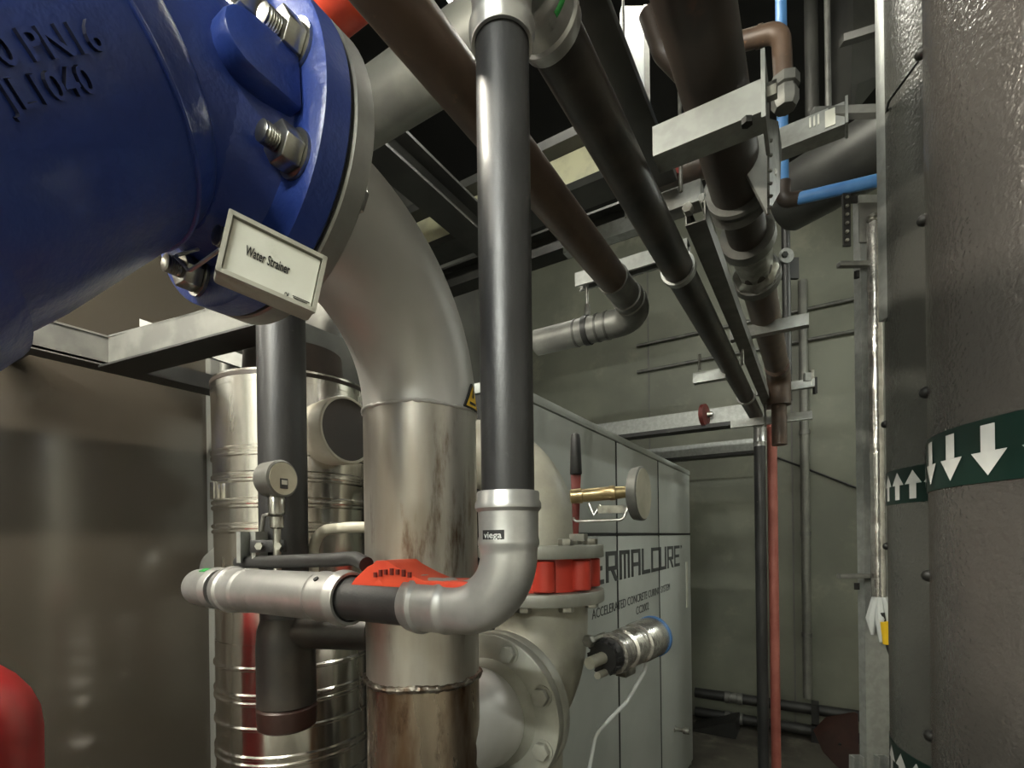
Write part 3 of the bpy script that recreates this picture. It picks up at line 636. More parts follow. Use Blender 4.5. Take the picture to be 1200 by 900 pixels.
# ================================================================== gauge with brass body and lever, right of the pale elbow
t = thing('dial_thermometer', 'round dial thermometer on brass stem beside the pale elbow', 'gauge', at(700, 620, 0.930))
p0, p1 = at(668, 582, 0.930), at(738, 576, 0.911); ax = (p1-p0).normalized()
build('brass_stem', MB().lathe([(0, .010), (.002, .0135), (.022, .0145), (.024, .0125), (.026, .0125), (.072, .0125), (.074, .014), (.082, .014), (.084, .012), (.10, .011), (.12, .010)], p0, ax, 28), M['brass'], t)
fx = VX.copy(); dc = at(742, 579, 0.916)
build('case', MB().lathe([(0, .044), (.002, .048), (.014, .050), (.018, .050), (.020, .047)], dc, fx, 48), M['galv_dull'], t)
build('dial', MB().lathe([(.0185, .0465), (.0205, .0465)], dc, fx, 44), M['dial'], t)
clp = MB(); q0, q1 = at(672, 611, 0.921), at(730, 609, 0.897)
clp.tube(fillet([at(672, 606, 0.921), q0, q1, at(738, 588, 0.897)], .01), .0028, 8); clp.tube([at(690, 590, 0.916), at(696, 604, 0.911), at(704, 592, 0.911)], .0035, 8); clp.box(at(716, 597, 0.907), (.05, .012, .014), (RGT, FWD, ZZ))
build('spring_clip', clp, M['zinc'], t)
t = thing('lever_handle', 'upright valve lever with black grip and dark red arm', 'handle', at(678, 630, .97))
build('arm', MB().prism([at(669, 556, .97), at(681, 556, .97), at(678, 630, .97), at(672, 630, .97)], FWD*.006), M['red_dark'], t, bevel=.001)
build('grip', MB().lathe([(0, .011), (.002, .012), (.07, .0095), (.078, .008), (.081, .004)], at(675, 556, .973), ZZ, 20), M['rubber'], t)
build('base_nut', MB().hexa(at(678, 634, .97), ZZ, .018, .014), M['grey_flange'], t)
# silver actuator with cable
t = thing('valve_actuator', 'silver cylindrical valve actuator with clamp ring beside the cabinet', 'actuator', at(730, 790, 1.02))
p0, p1 = at(694, 776, .93), at(764, 746, 1.10); ax = (p1-p0).normalized()
build('shaft', MB().cyl(p0-ax*.01, p0+ax*.08, .0115, 24), M['grey_cast'], t)
Lc = (p1-p0).length
build('black_ring', MB().lathe([(.035, .020), (.035, .030), (.04, .033), (.058, .034), (.06, .030)], p0, ax, 36), M['rubber'], t)
for k in range(12):
    a = 2*math.pi*k/12; e1, e2, _ = frame(ax); d = e1*math.cos(a)+e2*math.sin(a); build('ring_tooth', MB().box(p0+ax*.042+d*.033, (.012, .006, .008), (ax, d, ax.cross(d))), M['rubber'], t)
build('housing', MB().lathe([(.06, .030), (.062, .040), (.075, .042), (.078, .037), (.105, .036), (.108, .041), (.135, .042), (.138, .037), (.16, .037), (.162, .042), (.172, .044), (Lc, .044), (Lc+.012, .040), (Lc+.016, .02)], p0, ax, 48), M['foil'], t)
build('blue_ring', MB().ring(p0+ax*(Lc+.002), ax, .043, .0025, .008, 44), M['bluepipe'], t)
build('clamp_block', MB().box(p0+ax*.12-ZZ*.045, (.04, .025, .02), (ax, ax.cross(ZZ).normalized(), ax.cross(ZZ).normalized().cross(ax))), M['zinc'], t, bevel=.002)
build('yoke_bolt', MB().cyl(at(688, 752, .935), at(708, 744, 1.0), .006, 14), M['zinc'], t)
build('yoke_nut', MB().hexa(at(688, 752, .93), ax, .012, .012), M['zinc'], t)
build('yoke', MB().tube([at(700, 792, .93), at(722, 782, .99)], .007, 10), M['grey_cast'], t)
single('white_cable', MB().tube(fillet([at(757, 772, 1.06), at(758, 782, 1.06), at(735, 822, 1.04), at(698, 860, 1.02), at(690, 905, 1.0)], .05), .0042, 10), M['white'], 'thin white cable hanging from the silver actuator', 'cable')
# ================================================================== large clad pipes at right
def clad(name, label, c, r, mat, bands, rivet_y, rz, edge_d, arrow_dir):
    t = thing(name, label, 'pipe', Vector((c.x, c.y, 0)))
    build('cladding', MB().cyl(Vector((c.x, c.y, 0)), Vector((c.x, c.y, EYE+2.9)), r, 96), mat, t)
    base = math.atan2(-c.y, -c.x); dist = math.hypot(c.x, c.y); half = math.acos(r/dist)
    for zt, zb, a_first, step, cnt in bands:
        tp = build('arrow_tape', MB().ring(Vector((c.x, c.y, EYE+(zt+zb)/2)), ZZ, r, .0012, zt-zb, 96), M['tape'], t)
        w = .019; h = (zt-zb)*.40
        for k in range(cnt):
            a = a_first+step*k; shape = [(-.4, 1), (.4, 1), (.4, -.05), (1, -.05), (0, -1), (-1, -.05), (-.4, -.05)]
            if arrow_dir > 0: shape = [(x, -y) for x, y in shape]
            zc_ = EYE+(zt+zb)/2; poly = []
            P_ = lambda x, y, rad: Vector((c.x+rad*math.cos(a+x*w/r), c.y+rad*math.sin(a+x*w/r), zc_+y*h))
            mbq = MB(); ns = len(shape); top = [P_(x, y, r+.0022) for x, y in shape]
            # shaft and head as separate faces so that they follow the curve
            sgn = 1 if arrow_dir < 0 else -1
            g0 = [(-.4, 1), (0, 1), (.4, 1), (.4, -.05), (0, -.05), (-.4, -.05), (1, -.05), (0, -1), (-1, -.05)]
            vv_ = [P_(x, y*sgn, r+.0022) for x, y in g0]
            mbq.add(vv_, [(0, 1, 4, 5), (1, 2, 3, 4), (4, 3, 6, 7), (8, 5, 4, 7)])
            build('arrow', mbq, M['arrow'], tp, smooth=0)
    aL = base-half if (Vector((math.cos(base-half), math.sin(base-half), 0)).dot(RGT) < Vector((math.cos(base+half), math.sin(base+half), 0)).dot(RGT)) else base+half
    sg = 1 if aL < base else -1
    for i, py in enumerate(rivet_y):
        a = aL+sg*R(1.0); p = Vector((c.x+r*math.cos(a), c.y+r*math.sin(a), 0)); d = Vector((math.cos(a), math.sin(a), 0))
        dep = p.dot(FWD); p.z = EYE+(CY-6-py)/F*dep
        build('rivet', MB().lathe([(-.003, .0075), (.002, .0075), (.006, .0055), (.008, .002)], p, d, 14), M['rivet'], t)
    return t
R1c = RGT*.688+FWD*.482; R1r = .216
R2c = RGT*.917+FWD*.879; R2r = .2
def ang_at(c, r, px, py):
    q = ray(px, py); A = q.x**2+q.y**2; B = -2*(q.x*c.x+q.y*c.y); C_ = c.x**2+c.y**2-r*r; D = B*B-4*A*C_
    p = q*((-B-math.sqrt(max(D, 0)))/(2*A)); return math.atan2(p.y-c.y, p.x-c.x)
aA = ang_at(R1c, R1r, 1160, 530); aB = ang_at(R1c, R1r, 1116, 540); st = aB-aA
aC = ang_at(R2c, R2r, 1071, 575); aD = ang_at(R2c, R2r, 1053, 575)
clad('clad_pipe', 'large grey clad pipe at right edge with downward arrows', R1c, R1r, M['jacket'], [(.112, .049, aA-st*4, st, 16)], (62, 258, 460, 675, 863), 0, 0, -1)
clad('clad_pipe', 'grey clad pipe with upward arrows behind the larger one', R2c, R2r, M['jacket2'], [(.118, .054, aC-(aD-aC)*4, aD-aC, 16), (-.405, -.475, aC-(aD-aC)*4, aD-aC, 16)], (355, 497, 640), 0, 0, 1)
# galvanised column, wrapped tube
cp_ = at(1029, 600, 1.5); 
t = thing('strut_column', 'tall galvanised channel column left of the clad pipes', 'column', Vector((cp_.x, cp_.y, 0)))
zc1 = at(1020, 228, 1.5).z
build('channel', MB().channel(Vector((cp_.x, cp_.y, 0)), Vector((cp_.x, cp_.y, zc1)), .088, .03, FWD, .004, .015), M['galv'], t)
build('splice_plate', MB().box(Vector((cp_.x, cp_.y, 0))+ZZ*at(1020, 262, 1.5).z-FWD*.004, (.10, .006, .12), (RGT, FWD, ZZ)), M['galv_dull'], t, bevel=.002)
for py in (310, 675): build('side_arm', MB().box(at(1000, py, 1.48), (.09, .02, .014), (RGT, FWD, ZZ)), M['galv_dull'], t, bevel=.002); build('arm_bolt', MB().hexa(at(1004, py+8, 1.47), -ZZ, .008, .02), M['rivet'], t)
build('perforated_strip', MB().box(at(992, 258, 1.506), (.022, .006, .16), (RGT, FWD, ZZ)), M['dark_metal'], t); build('strip_arm', MB().box(at(1002, 234, 1.51), (.08, .006, .02), (RGT, FWD, ZZ)), M['dark_metal'], t)
for k in range(6): build('plate_bolt', MB().hexa(at(992, 232+k*10, 1.5), -FWD, .005, .006), M['zinc'], t)
t = thing('foil_wrapped_tube', 'shiny foil-wrapped tube with frayed lower end on the column', 'tube', at(1032, 760, 1.32))
ta, tb = at(1025, 704, 1.475), at(1024, 262, 1.475); ta = Vector((tb.x, tb.y, ta.z))
pts = [ta.lerp(tb, k/40) for k in range(41)]
build('tube', MB().tube(pts, [.0185+random.uniform(-.0012, .0012) for _ in pts], 18), M['foil'], t)
build('top_cap', MB().lathe([(0, .012), (.01, .012), (.014, .018), (.022, .018), (.028, .009)], tb, ZZ, 16), M['zinc'], t)
fr = MB(); 
for k in range(9):
    a = 2*math.pi*k/9; d = RGT*math.cos(a)-FWD*abs(math.sin(a)); o1 = ta+d*.014
    fr.tube([o1+ZZ*.01, ta+d*.034-ZZ*.05, ta+d*.03-ZZ*(.09+.03*random.random())], [.010, .014, .004], 7)
build('frayed_wrap', fr, M['white'], t)
build('connector', MB().cyl(ta-ZZ*.055-FWD*.04-RGT*.014, ta-ZZ*.12-FWD*.04-RGT*.006, .011, 14), M['yellow'], t)
build('cable', MB().tube([ta-ZZ*.03-FWD*.036-RGT*.016, ta-ZZ*.13-FWD*.04-RGT*.004, ta-ZZ*.22-FWD*.036+RGT*.03], .0055, 10), M['rubber'], t)
build('tube_label', MB().box(at(1033, 583, 1.46), (.018, .002, .09), (RGT, FWD, ZZ)), M['paper'], t)
single('steel_upright', MB().box((at(1035, 0, .97)+at(1038, 300, .97))/2, (.012, .03, .75), (RGT, FWD, ZZ)), M['galv'], 'narrow bright-edged steel upright against the rear clad pipe', 'upright', bevel=.002)
single('thin_cable', MB().tube(fillet([at(1076, 72, .82), at(1058, 96, .84), at(1042, 118, .90), at(1036, 140, 1.0)], .08), .0022, 8), M['rubber'], 'thin dark cable curving over the rear clad pipe', 'cable')
# ================================================================== red vessel lower left
rc = at(-137, 885, .62)
t = thing('red_vessel', 'glossy red rounded vessel at lower left corner', 'vessel', Vector((rc.x, rc.y, 0)))
pr = [(0, .11), (.02, .145)]+[(.1+rc.z-.1, .147)]+[(rc.z+.13*math.sin(R(a)), .147*math.cos(R(a))) for a in (12, 24, 36, 48, 60, 72, 84, 89)]
build('shell', MB().lathe(pr, Vector((rc.x, rc.y, 0)), ZZ, 64), M['red_vessel'], t)
build('valve_stub', MB().lathe([(0, .02), (.02, .02), (.022, .012), (.05, .012)], Vector((rc.x, rc.y, rc.z+.128)), ZZ, 20), M['brass'], t)
# ================================================================== overhead pipes and steelwork
# brown pipe B with elbow and cross pipe
ZBp = .64
b1 = atZ(740, 354, ZBp); BVv = b1.x
t = thing('brown_pipe', 'brown painted overhead pipe turning left at a grey elbow', 'pipe', Vector((BVv, .6, b1.z)))
build('pipe', MB().cyl(Vector((BVv, -.3, b1.z)), b1, .036, 36), M['brown'], t)
build('coupling', MB().lathe([(-.15, .037), (-.148, .039), (-.142, .039), (-.14, .037), (-.05, .037), (-.048, .041), (-.03, .042), (-.028, .039), (-.02, .039), (-.018, .043), (0, .043), (.004, .038)], b1, UY, 36), M['galv_dull'], t)
e_end = atU(620, 402, b1.y+.075)
zE = b1.z-.01
build('grey_elbow', MB().tube(fillet([b1, Vector((BVv, b1.y+.085, zE)), Vector((BVv-.34, b1.y+.085, zE))], .07, 12), .040, 32), M['galv_dull'], t)
for dx in (.10, .13, .20): build('elbow_band', MB().ring(Vector((BVv-dx, b1.y+.085, zE)), VX, .039, .003, .006, 32), M['duct'], t)
hc = Vector((BVv-.165, b1.y+.085, zE))
t = thing('pipe_hanger', 'rod hanger clamp holding the grey cross pipe under a strut', 'hanger', hc)
build('ring', MB().ring(hc, VX, .040, .004, .016, 32), M['dark_metal'], t)
build('rod', MB().cyl(hc+ZZ*.04, Vector((hc.x, hc.y, b1.z+.165)), .004, 10), M['zinc'], t)
build('rod_nut', MB().hexa(hc+ZZ*.048, ZZ, .009, .03), M['zinc'], t)
def strut(label, a, b, w=.041, h=.041, od=-1, mat='galv', name='strut_channel', grp=None, dirv=None):
    return single(name, MB().channel(a, b, w, h, dirv if dirv is not None else ZZ*od, .0025, .008), M[mat], label, 'strut', grp)
zs_ = b1.z+.165
strut('short galvanised strut above the grey cross pipe clamp', Vector((hc.x-.03, hc.y, zs_)), Vector((hc.x+.30, hc.y, zs_)), od=-1)
# greenish large pipe C along V
pc_ = at(490, 92, 1.25)
single('large_grey_pipe', MB().cyl(Vector((pc_.x-.9, pc_.y, pc_.z)), Vector((pc_.x+.42, pc_.y, pc_.z)), .078, 40), M['beam_grey'], 'large dull grey horizontal pipe behind the brown pipe', 'pipe')
# orange housing at the top
oc = at(398, -14, .86)
single('orange_motor_cover', MB().lathe([(0, .05), (.004, .056), (.06, .056), (.07, .05), (.10, .03)], oc-VX*.04, VX, 32), M['orange'], 'orange enamel cover peeking above the strainer flange', 'motor cover')
# dark diagonal beam along U
bd = at(490, 206, 2.0)
def ibeam(name, label, a, b, w, h, mat, upv=ZZ, tf=.012, tw=.01):
    a = Vector(a); b = Vector(b); n = (b-a).normalized(); s = n.cross(upv).normalized(); u_ = s.cross(n); c = (a+b)/2; L = (b-a).length
    t = thing(name, label, 'beam', c-u_*h/2)
    build('web', MB().box(c, (L, tw, h-2*tf), (n, s, u_)), mat, t)
    for k in (-1, 1): build('flange', MB().box(c+u_*k*(h/2-tf/2), (L, w, tf), (n, s, u_)), mat, t)
    return t
ibeam('steel_beam', 'charcoal steel beam running lengthwise behind the stainless elbow', Vector((bd.x, .7, bd.z)), Vector((bd.x, 2.15, bd.z)), .13, .13, M['beam_dark'])
# cream beam along V
gb = at(560, 252, 2.45); 
single('cream_beam', MB().box(Vector((gb.x+.10, gb.y, gb.z)), (1.5, .08, .135)), M['cream'], 'cream painted crossbeam behind the black riser', 'beam', bevel=.004)
single('beam_ledge', MB().box(Vector((gb.x+.10, gb.y+.03, gb.z-.086)), (1.5, .15, .035)), M['beam_dark'], 'dark ledge below the cream crossbeam', 'beam')
single('beam_ledge', MB().box(Vector((gb.x+.10, gb.y-.04, gb.z+.09)), (1.5, .14, .04)), M['beam_dark'], 'dark ledge on top of the cream crossbeam', 'beam')
s_c = at(718, 268, 1.80); strut('white-lit strut piece between brown and black overhead pipes', s_c-VX*.20, s_c+VX*.10, .055, .045, dirv=UY)
q_ = s_c+VX*.05; single('hanger_rod', MB().cyl(q_+ZZ*.02, Vector((q_.x, q_.y, ZC+EYE)), .005, 8), M['zinc'], 'thin rod rising from the white-lit strut piece to the ceiling', 'rod')
db = at(600, 305, 3.0); ibeam('steel_beam', 'dark crossbeam low behind the cream beam', Vector((db.x-.9, db.y, db.z)), Vector((db.x+.9, db.y, db.z)), .12, .14, M['beam_dark'])
dw = at(640, 255, 2.8)
single('sag_cable', MB().tube([at(590, 292, 3.0), at(640, 298, 2.95), at(690, 288, 2.9)], .008, 8), M['rubber'], 'dark cable sagging below the beams', 'cable')
# tall panels on the far left wall, seen above the elbow
for i, (x0, x1) in enumerate(((430, 470), (497, 522))):
    p0 = atV((x0+x1)/2, 150, ROOM_VL+.01)
# flat dark tray beside pipe A, along U
ta_ = atZ(722, 100, .86)
single('cable_tray', MB().box(Vector((ta_.x+.005, .78, ta_.z+.02)), (.062, .95, .02)), M['duct'], 'flat dark grey cable tray above the black overhead pipe', 'tray', bevel=.003)
tq = at(795, 238, 1.28); single('tray_support', MB().box(tq, (.12, .05, .055)), M['galv_dull'], 'grey square tube under the end of the dark tray', 'support', bevel=.003)
# galvanised channel along U beside A
def Az(u): f_ = (u-(PU+.13))/(UDROP-.05-PU-.13); return (ZT+EYE)*(1-f_)+(dz+EYE)*f_
u1, u2 = atV(778, 285, PV).y, UDROP-.2
sa, sb_ = Vector((PV+.066, u1, Az(u1)+.02)), Vector((PV+.066, u2, Az(u2)+.02))
t = thing('strut_rail', 'galvanised strut running beside the black overhead pipe', 'strut', (sa+sb_)/2)
build('channel', MB().channel(sa, sb_, .041, .041, ZZ, .003, .009), M['galv_dull'], t)
build('end_bolt', MB().hexa(sa-UY*.012-VX*.01+ZZ*.02, -UY, .011, .02), M['zinc'], t)
# pipe clamps on A
for i, (px, py) in enumerate(((795, 322), (874, 462), (889, 497))):
    q = atV(px, py, PV); q.x = PV
    f_ = (q.y-(PU+.13))/(UDROP-.05-PU-.13); q.z = (ZT+EYE)*(1-f_)+(dz+EYE)*f_
    single('pipe_clamp', MB().ring(q, UY, .0348, .006, .02, 32), M['galv'], ('bright clamp ring nearest on the black overhead pipe', 'bright clamp ring near the far end of the black overhead pipe', 'last bright clamp ring beside the far silver elbow')[i], 'clamp', 'clamps on the overhead pipe')
# brown pipe E at upper right
ZEp = .81
ea = atZ(905, 405, ZEp); EV = ea.x
t = thing('upper_brown_pipe', 'thick dark brown overhead pipe at upper right with grooved couplings', 'pipe', Vector((EV, .8, ea.z-.06)))
eu = lambda py: atV(0.5*(855+905) if False else 880, py, EV).y
U_ = lambda px, py: atZ(px, py, ZEp).y
build('near_pipe', MB().cyl(Vector((EV, -.2, ea.z)), Vector((EV, U_(857, 222), ea.z)), .056, 40), M['brown_dark'], t)
uc1, uc2, uc3 = U_(857, 228), U_(868, 280), U_(880, 325)
build('mid_pipe', MB().cyl(Vector((EV, uc1-.02, ea.z)), Vector((EV, uc3, ea.z)), .048, 36), M['brown_dark'], t)
for uu in (uc1,): build('grooved_coupling', MB().lathe([(-.03, .052), (-.03, .070), (-.022, .074), (-.012, .062), (.012, .062), (.022, .074), (.03, .070), (.03, .05)], Vector((EV, uu, ea.z)), UY, 36), M['galv_dull'], t)
build('valve_body', MB().lathe([(0, .052), (.002, .066), (.03, .07), (.05, .058), (uc3-uc2-.05, .05), (uc3-uc2-.03, .066), (uc3-uc2-.002, .064), (uc3-uc2, .05)], Vector((EV, uc2, ea.z)), UY, 8), M['zinc'], t, bevel=.003)
for uu in (uc2, uc3): build('union_ring', MB().lathe([(-.02, .052), (-.018, .068), (.018, .07), (.02, .052)], Vector((EV, uu, ea.z)), UY, 36), M['galv_dull'], t)
build('far_pipe', MB().cyl(Vector((EV, uc3, ea.z)), Vector((EV, U_(906, 425), ea.z)), .050, 36), M['brown'], t)
ue2 = U_(907, 432)
build('far_elbow', MB().tube(fillet([Vector((EV, ue2-.05, ea.z)), Vector((EV, ue2+.10, ea.z)), Vector((EV, ue2+.10, ea.z-.16))], .08), .054, 28), M['brown'], t)
build('far_drop', MB().cyl(Vector((EV, ue2+.10, ea.z-.14)), Vector((EV, ue2+.10, ea.z-.36)), .035, 24), M['brown'], t)
for k in (-1, 1): build('coupling_bolt', MB().cyl(Vector((EV+.075*k, uc1-.03, ea.z)), Vector((EV+.075*k, uc1+.04, ea.z)), .009, 12), M['zinc'], t)
# strut D across below E with end bracket
dA, dB = at(758, 166, 1.02), at(892, 112, .88); dU = .875
zD_ = (dA.z+dB.z)/2
t = thing('strut_bracket', 'galvanised strut bracket crossing under the thick brown pipe', 'strut', Vector((dA.x, dU, zD_)))
xa = atU(758, 160, dU).x; xb = atU(893, 112, dU).x; zD_ = atU(830, 138, dU).z
build('channel', MB().channel(Vector((xa+.01, dU, zD_)), Vector((xb, dU, zD_)), .052, .05, UY, .003, .010), M['galv'], t)
build('end_plate', MB().prism([Vector((xb, dU+y_, zD_+z_)) for y_, z_ in ((-.02, .055), (.07, .055), (.07, -.05), (-.02, -.05))], VX*.006), M['galv'], t)
build('end_bolt', MB().hexa(Vector((xb+.006, dU+.02, zD_+.015)), VX, .013, .014), M['zinc'], t)
build('cross_bolt', MB().hexa(Vector((xa+.16, dU+.0, zD_-.028)), -ZZ, .009, .01), M['rivet'], t)
# hanging sheet plate with punched edge
p_ = at(894, 188, 1.08)
t = thing('hanging_plate', 'grey hanging sheet plate with punched strip beside brown pipe', 'plate', p_-ZZ*.11)
zt2, zb2 = at(894, 128, 1.08).z, at(894, 252, 1.08).z
build('plate', MB().prism([at(876, 145, 1.05), at(899, 138, 1.03), at(899, 250, 1.03), at(876, 205, 1.05)], FWD*.006), M['galv_dull'], t)
build('side_plate', MB().prism([at(899, 138, 1.06), at(912, 142, 1.14), at(916, 170, 1.14), at(914, 225, 1.14), at(900, 250, 1.06)], FWD*.006), M['galv'], t)
build('punched_strip', MB().box(at(899, 192, 1.055), (.006, .006, .215), (RGT, FWD, ZZ)), M['zinc'], t)
for py in (165, 182, 200, 215, 230, 243): build('strip_tooth', MB().box(at(902, py, 1.052), (.010, .006, .004), (RGT, FWD, ZZ)), M['zinc'], t)
# strut with labels at right
lA, lB = at(912, 160, 1.30), at(990, 138, 1.22)
t = thing('labelled_strut', 'galvanised strut with white sticker and dark stripes, right of hanging plate', 'strut', lA)
ld = (lB-lA); ld.z = 0; ld.normalize(); lz = at(950, 148, 1.26).z
lA.z = lz; lB.z = lz
build('channel', MB().channel(lA, lB, .056, .05, UY, .003, .010), M['galv'], t)
nrm = Vector((ld.y, -ld.x, 0)); nrm = nrm if nrm.dot(FWD) < 0 else -nrm
build('end_plate', MB().box(lB+ld*.004-nrm*.02, (.006, .06, .066), (ld, nrm, ZZ)), M['galv'], t)
build('sticker', MB().box(lB-ld*.03+nrm*.002, (.022, .002, .042), (ld, nrm, ZZ)), M['paper'], t)
for k in range(3): build('stripe', MB().box(lB-ld*(.055+.009*k)+nrm*.002+ZZ*.008, (.004, .002, .026), (ld, nrm, ZZ)), M['paper'], t)
build('tail_bar', MB().box((lB+at(1040, 130, 1.16))/2, (.26, .02, .02), ((at(1040, 130, 1.16)-lB).normalized(), FWD, ZZ)), M['galv_dull'], t)
# thin copper-brown pipe F
t = thing('small_brown_pipe', 'small brown pipe bending down to a union at upper right', 'pipe', at(920, 105, 1.05))
build('pipe', MB().tube(fillet([at(820, 62, 1.12), at(915, 36, 1.03), at(919, 108, 1.03)], .035), .0185, 20), M['brown'], t)
build('collar', MB().ring(at(890, 43, 1.055), (at(915, 36, 1.03)-at(850, 54, 1.09)), .0185, .002, .008), M['brown'], t)
build('union', MB().lathe([(0, .020), (.01, .026), (.03, .026), (.032, .022), (.04, .022), (.042, .028), (.062, .028), (.064, .02)], at(920, 128, 1.03), ZZ, 8), M['galv_dull'], t)
# blue pipe
t = thing('blue_pipe', 'bright blue plastic pipe at upper right behind the uprights', 'pipe', at(918, 238, 1.75))
build('horizontal_pipe', MB().cyl(at(930, 234, 1.75), at(1060, 204, 1.62), .020, 20), M['bluepipe'], t)
build('vertical_pipe', MB().cyl(at(918, 224, 1.75), Vector((at(918, 224, 1.75).x, at(918, 224, 1.75).y, at(917, -60, 1.75).z)), .018, 20), M['bluepipe'], t)
build('elbow_fitting', MB().tube(fillet([at(918, 214, 1.75), at(917, 236, 1.75), at(938, 232, 1.75)], .02), .024, 18), M['brown_dark'], t)
# dark ducts behind
dd = at(1000, 190, 2.1)
single('dark_duct', MB().lathe([(-.30, .13), (-.28, .14), (1.2, .14), (1.22, .13)], dd, (at(1040, 165, 1.95)-at(955, 215, 2.2)), 32), M['duct'], 'dark round duct behind the blue pipe', 'duct')
single('dark_duct', MB().prism([at(1002, -102, 2.3), at(1044, -102, 2.3), at(1040, 85, 2.3), at(1005, 98, 2.3), at(1000, 130, 2.3), at(997, 130, 2.3)], FWD*.2), M['duct'], 'dark angular duct panel high at right', 'duct')
for i, (px, r__, top, bot, d__) in enumerate(((952, .03, -40, 140, 2.4), (971, .012, 12, 140, 2.2), (1014, .02, -40, 60, 2.5))):
    a_ = at(px, bot, d__); single('dark_conduit', MB().cyl(a_, Vector((a_.x, a_.y, ZC+EYE)), r__, 14), M['duct' if i != 1 else 'galv_dull'], ('thick dark vertical conduit high at right', 'thin grey vertical conduit high at right', 'dark vertical conduit close to the steel upright')[i], 'conduit')
single('dark_rail', MB().box((at(986, 48, 2.0)+(at(1035, 33, 1.9)-at(986, 48, 2.0)).normalized()*.25), (.5, .03, .03), ((at(1035, 33, 1.9)-at(986, 48, 2.0)).normalized(), FWD, ZZ)), M['duct'], 'dark sloping rail high beside the upright', 'rail')
# white upright bar behind
wv = at(741, 80, 1.9); 
single('white_bar', MB().box(wv, (.085, .03, .45), (RGT, FWD, ZZ)), M['white'], 'white vertical bar high behind the dark tray', 'bar', bevel=.003)
single('dark_side_bar', MB().box(wv+RGT*.058+FWD*.02, (.02, .03, .5), (RGT, FWD, ZZ)), M['galv_dull'], 'grey bar edge right of the white bar', 'bar')
single('threaded_rod', MB().cyl(at(798, 225, 1.25), Vector((at(798, 225, 1.25).x, at(798, 225, 1.25).y, at(798, 96, 1.25).z)), .005, 10), M['zinc'], 'thin threaded rod hanging left of the thick brown pipe', 'rod')
single('small_grey_bend', MB().tube(fillet([at(760, 15, 1.5), at(776, 60, 1.5), at(800, 85, 1.5)], .06), .03, 18), M['brown_dark'], 'curved dark pipe bend high behind the thick pipe', 'pipe')
single('red_tag', MB().box(at(791, 192, 1.262), (.022, .012, .055), (RGT, FWD, ZZ)), M['red_dark'], 'dark red tag beside the thin threaded rod', 'tag')
single('rear_cross_pipe', MB().cyl(at(770, 212, 1.6), at(850, 186, 1.25), .032, 20), M['brown_dark'], 'dark brown cross pipe behind the threaded rod', 'pipe')
# struts under E and A
def vstrut(label, px0, px1, py, px_ref, d, w=.041, h=.035):
    c = at(px_ref, py, d); U = c.y
    return strut(label, Vector((atU(px0, py, U).x, U, c.z)), Vector((atU(px1, py, U).x, U, c.z)), w, h, dirv=UY)
vstrut('white-lit strut crossing under the far brown pipe', 855, 948, 383, 900, 1.80)
vstrut('short strut hung left of the black overhead pipe', 812, 850, 440, 830, 1.95)
vstrut('strut below the brown pipe elbow with end bolt', 886, 955, 453, 920, 2.5)
vstrut('lowest strut piece behind the far silver elbow', 856, 952, 492, 900, 2.62, .04, .03)
for i, (px, y0, y1, d__) in enumerate(((870, 396, 428, 1.8), (820, 415, 434, 1.95), (897, 462, 500, 2.6))):
    a_ = at(px, y1, d__); single('hanger_rod', MB().cyl(a_, Vector((a_.x, a_.y, at(px, y0, d__).z)), .005, 8), M['zinc'], ('thin rod under the white-lit far strut', 'thin rod holding the short strut', 'thin rod beside the far silver elbow')[i], 'rod')
t = thing('end_clamp', 'small bolt clamp at end of strut below brown elbow', 'clamp', at(952, 462, 2.45))
build('bolt', MB().cyl(at(951, 434, 2.45), at(951, 452, 2.45), .012, 12), M['zinc'], t); build('wing', MB().box(at(955, 452, 2.45), (.012, .02, .08), (RGT, FWD, ZZ)), M['rivet'], t); build('plate', MB().box(at(946, 442, 2.45), (.03, .02, .04), (RGT, FWD, ZZ)), M['galv'], t)
# dark hook and rod behind E
t = thing('round_bracket', 'bright round bracket plate on dark rod behind valve', 'bracket', at(923, 440, 2.8))
build('disc', MB().lathe([(0, .042), (.008, .042)], at(921, 300, 2.8), -FWD, 24), M['galv'], t); build('rod', MB().cyl(Vector((at(921, 300, 2.82).x, at(921, 300, 2.82).y, at(923, 470, 2.82).z)), Vector((at(921, 300, 2.82).x, at(921, 300, 2.82).y, ZC+EYE)), .022, 16), M['dark_metal'], t); build('bolt', MB().hexa(at(919, 299, 2.79), -FWD, .018, .012), M['rivet'], t)
build('back_plate', MB().box(at(922, 315, 2.86), (.13, .02, .12), (RGT, FWD, ZZ)), M['dark_metal'], t)
# ================================================================== far room details
# crossbeams over the cabinet
for i, (y, pxr, U, h, x0, x1, lab) in enumerate(((494, 800, 3.3, .105, 690, 892, 'grey galvanised crossbeam above the cabinet'), (527, 830, 4.2, .10, 760, 892, 'farther grey crossbeam beyond the cabinet'))):
    c = atU(pxr, y, U); a_ = ROOM_VL; b_ = atU(x1-7, y, U).x
    t = thing('crossbeam', lab, 'beam', Vector(((a_+b_)/2, U, c.z-h/2)))
    build('face', MB().box(Vector(((a_+b_)/2, U, c.z)), (b_-a_, .05, h)), M['galv'], t)
    build('lower_edge', MB().box(Vector(((a_+b_)/2, U-.03, c.z-h/2-.012)), (b_-a_, .11, .024)), M['dark_metal'], t)
t = thing('red_wheel', 'small dark red wheel on the near crossbeam', 'wheel', at(822, 500, 3.1))  # small red wheel sitting on the near crossbeam
build('disc', MB().lathe([(0, .03), (.006, .066), (.03, .066), (.036, .03)], at(822, 487, 3.06), VX-UY*.2, 28), M['red_dark'], t); build('hub', MB().lathe([(0, .018), (.03, .015)], at(822, 487, 3.06)+VX*.036, VX, 16), M['zinc'], t)
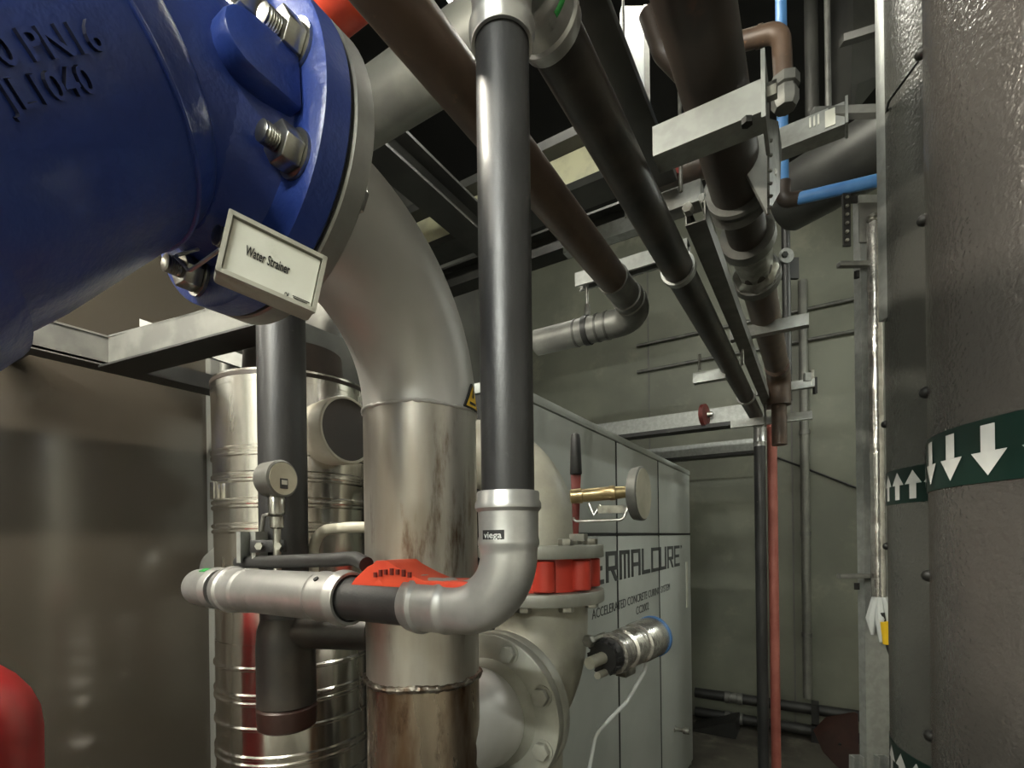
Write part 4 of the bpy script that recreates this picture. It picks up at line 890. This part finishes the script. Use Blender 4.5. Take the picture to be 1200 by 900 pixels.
# conduits on back wall
for i, (y, lab) in enumerate(((411, 'upper thin conduit along the back wall'), (441, 'lower thin conduit along the back wall'))):
    c = atU(720, y, UB-.03); single('wall_conduit', MB().cyl(Vector((-1.4, UB-.03, c.z)), Vector((1.2, UB-.03, c.z)), .014, 10), M['galv_dull'], lab, 'conduit', 'thin conduits on the back wall')
c = atU(945, 700, UB-.05); t = thing('wall_pipe', 'vertical grey pipe on the back wall at right', 'pipe', Vector((c.x, c.y, EYE-1.4)))
build('pipe', MB().cyl(Vector((c.x, c.y, .3)), Vector((c.x, c.y, EYE+2.0)), .032, 16), M['beam_grey'], t)
for z in (.8, 1.6, 2.4): build('clip', MB().ring(Vector((c.x, c.y, z)), ZZ, .032, .006, .03, 16), M['galv_dull'], t)
c = atU(980, 700, UB-.01)
single('wall_cable', MB().tube([atU(900, 532, UB-.01), atU(950, 551, UB-.01), atU(1010, 574, UB-.01)], .007, 8), M['rubber'], 'thin dark cable sloping across the back wall', 'cable')
for i, y in enumerate((815, 838)):
    c = atU(840, y, UB-.12); t = thing('floor_pipe', ('upper dark pipe along the foot of back wall', 'lower dark pipe along the foot of back wall')[i], 'pipe', Vector((0, c.y, c.z)), 'pipes at the foot of the back wall')
    build('pipe', MB().cyl(Vector((-.9, c.y, c.z)), Vector((1.3, c.y, c.z)), .042, 20), M['dark_metal'], t)
    for px in (860,): 
        q = atU(px, y, UB-.12); build('coupling', MB().lathe([(-.07, .044), (-.065, .05), (-.03, .05), (-.025, .045), (.025, .045), (.03, .05), (.065, .05), (.07, .044)], Vector((q.x, c.y, c.z)), VX, 24), M['galv_dull'], t)
    build('pipe_support', MB().box(Vector((atU(955, y, UB-.12).x, c.y, c.z-.02)), (.05, .11, .15)), M['dark_metal'], t)
fl = at(985, 870, 2.6)
t = thing('dark_flap', 'dark brown rounded rubber flap on the floor at right', 'flap', fl-ZZ*.2)
build('sheet', MB().prism([at(956, 858, 2.7), at(972, 842, 2.7), at(1006, 836, 2.55), at(1008, 905, 2.4), at(985, 902, 2.45), at(968, 884, 2.55)], FWD*.03), M['brown_cap'], t, bevel=.006)
build('rivet', MB().lathe([(0, .008), (.006, .005)], at(984, 872, 2.52), -FWD, 12), M['rivet'], t)
for i, px in enumerate((1001, 1030)):
    single('angle_foot', MB().channel(at(px, 925, 1.42), at(px, 884, 1.42), .03, .02, -FWD, .003, .004), M['galv'], ('small galvanised angle at the column foot, left one', 'small galvanised angle at the column foot, right one')[i], 'angle')
sw = atU(842, 850, 4.35); single('floor_wedge', MB().prism([Vector((sw.x-.2, 4.2, .001)), Vector((sw.x+.15, 4.2, .001)), Vector((sw.x+.15, 4.2, .14))], UY*.25), M['dark_metal'], 'dark wedge on the floor by the back wall', 'wedge')
# wall panel joints
for i, v in enumerate((-1.3, -.15, .55, 1.5)):
    b = build('panel_joint', MB().box(W(v, UB-.003, .65), (.012, .008, 4.4)), M['wall_dark'], wb)
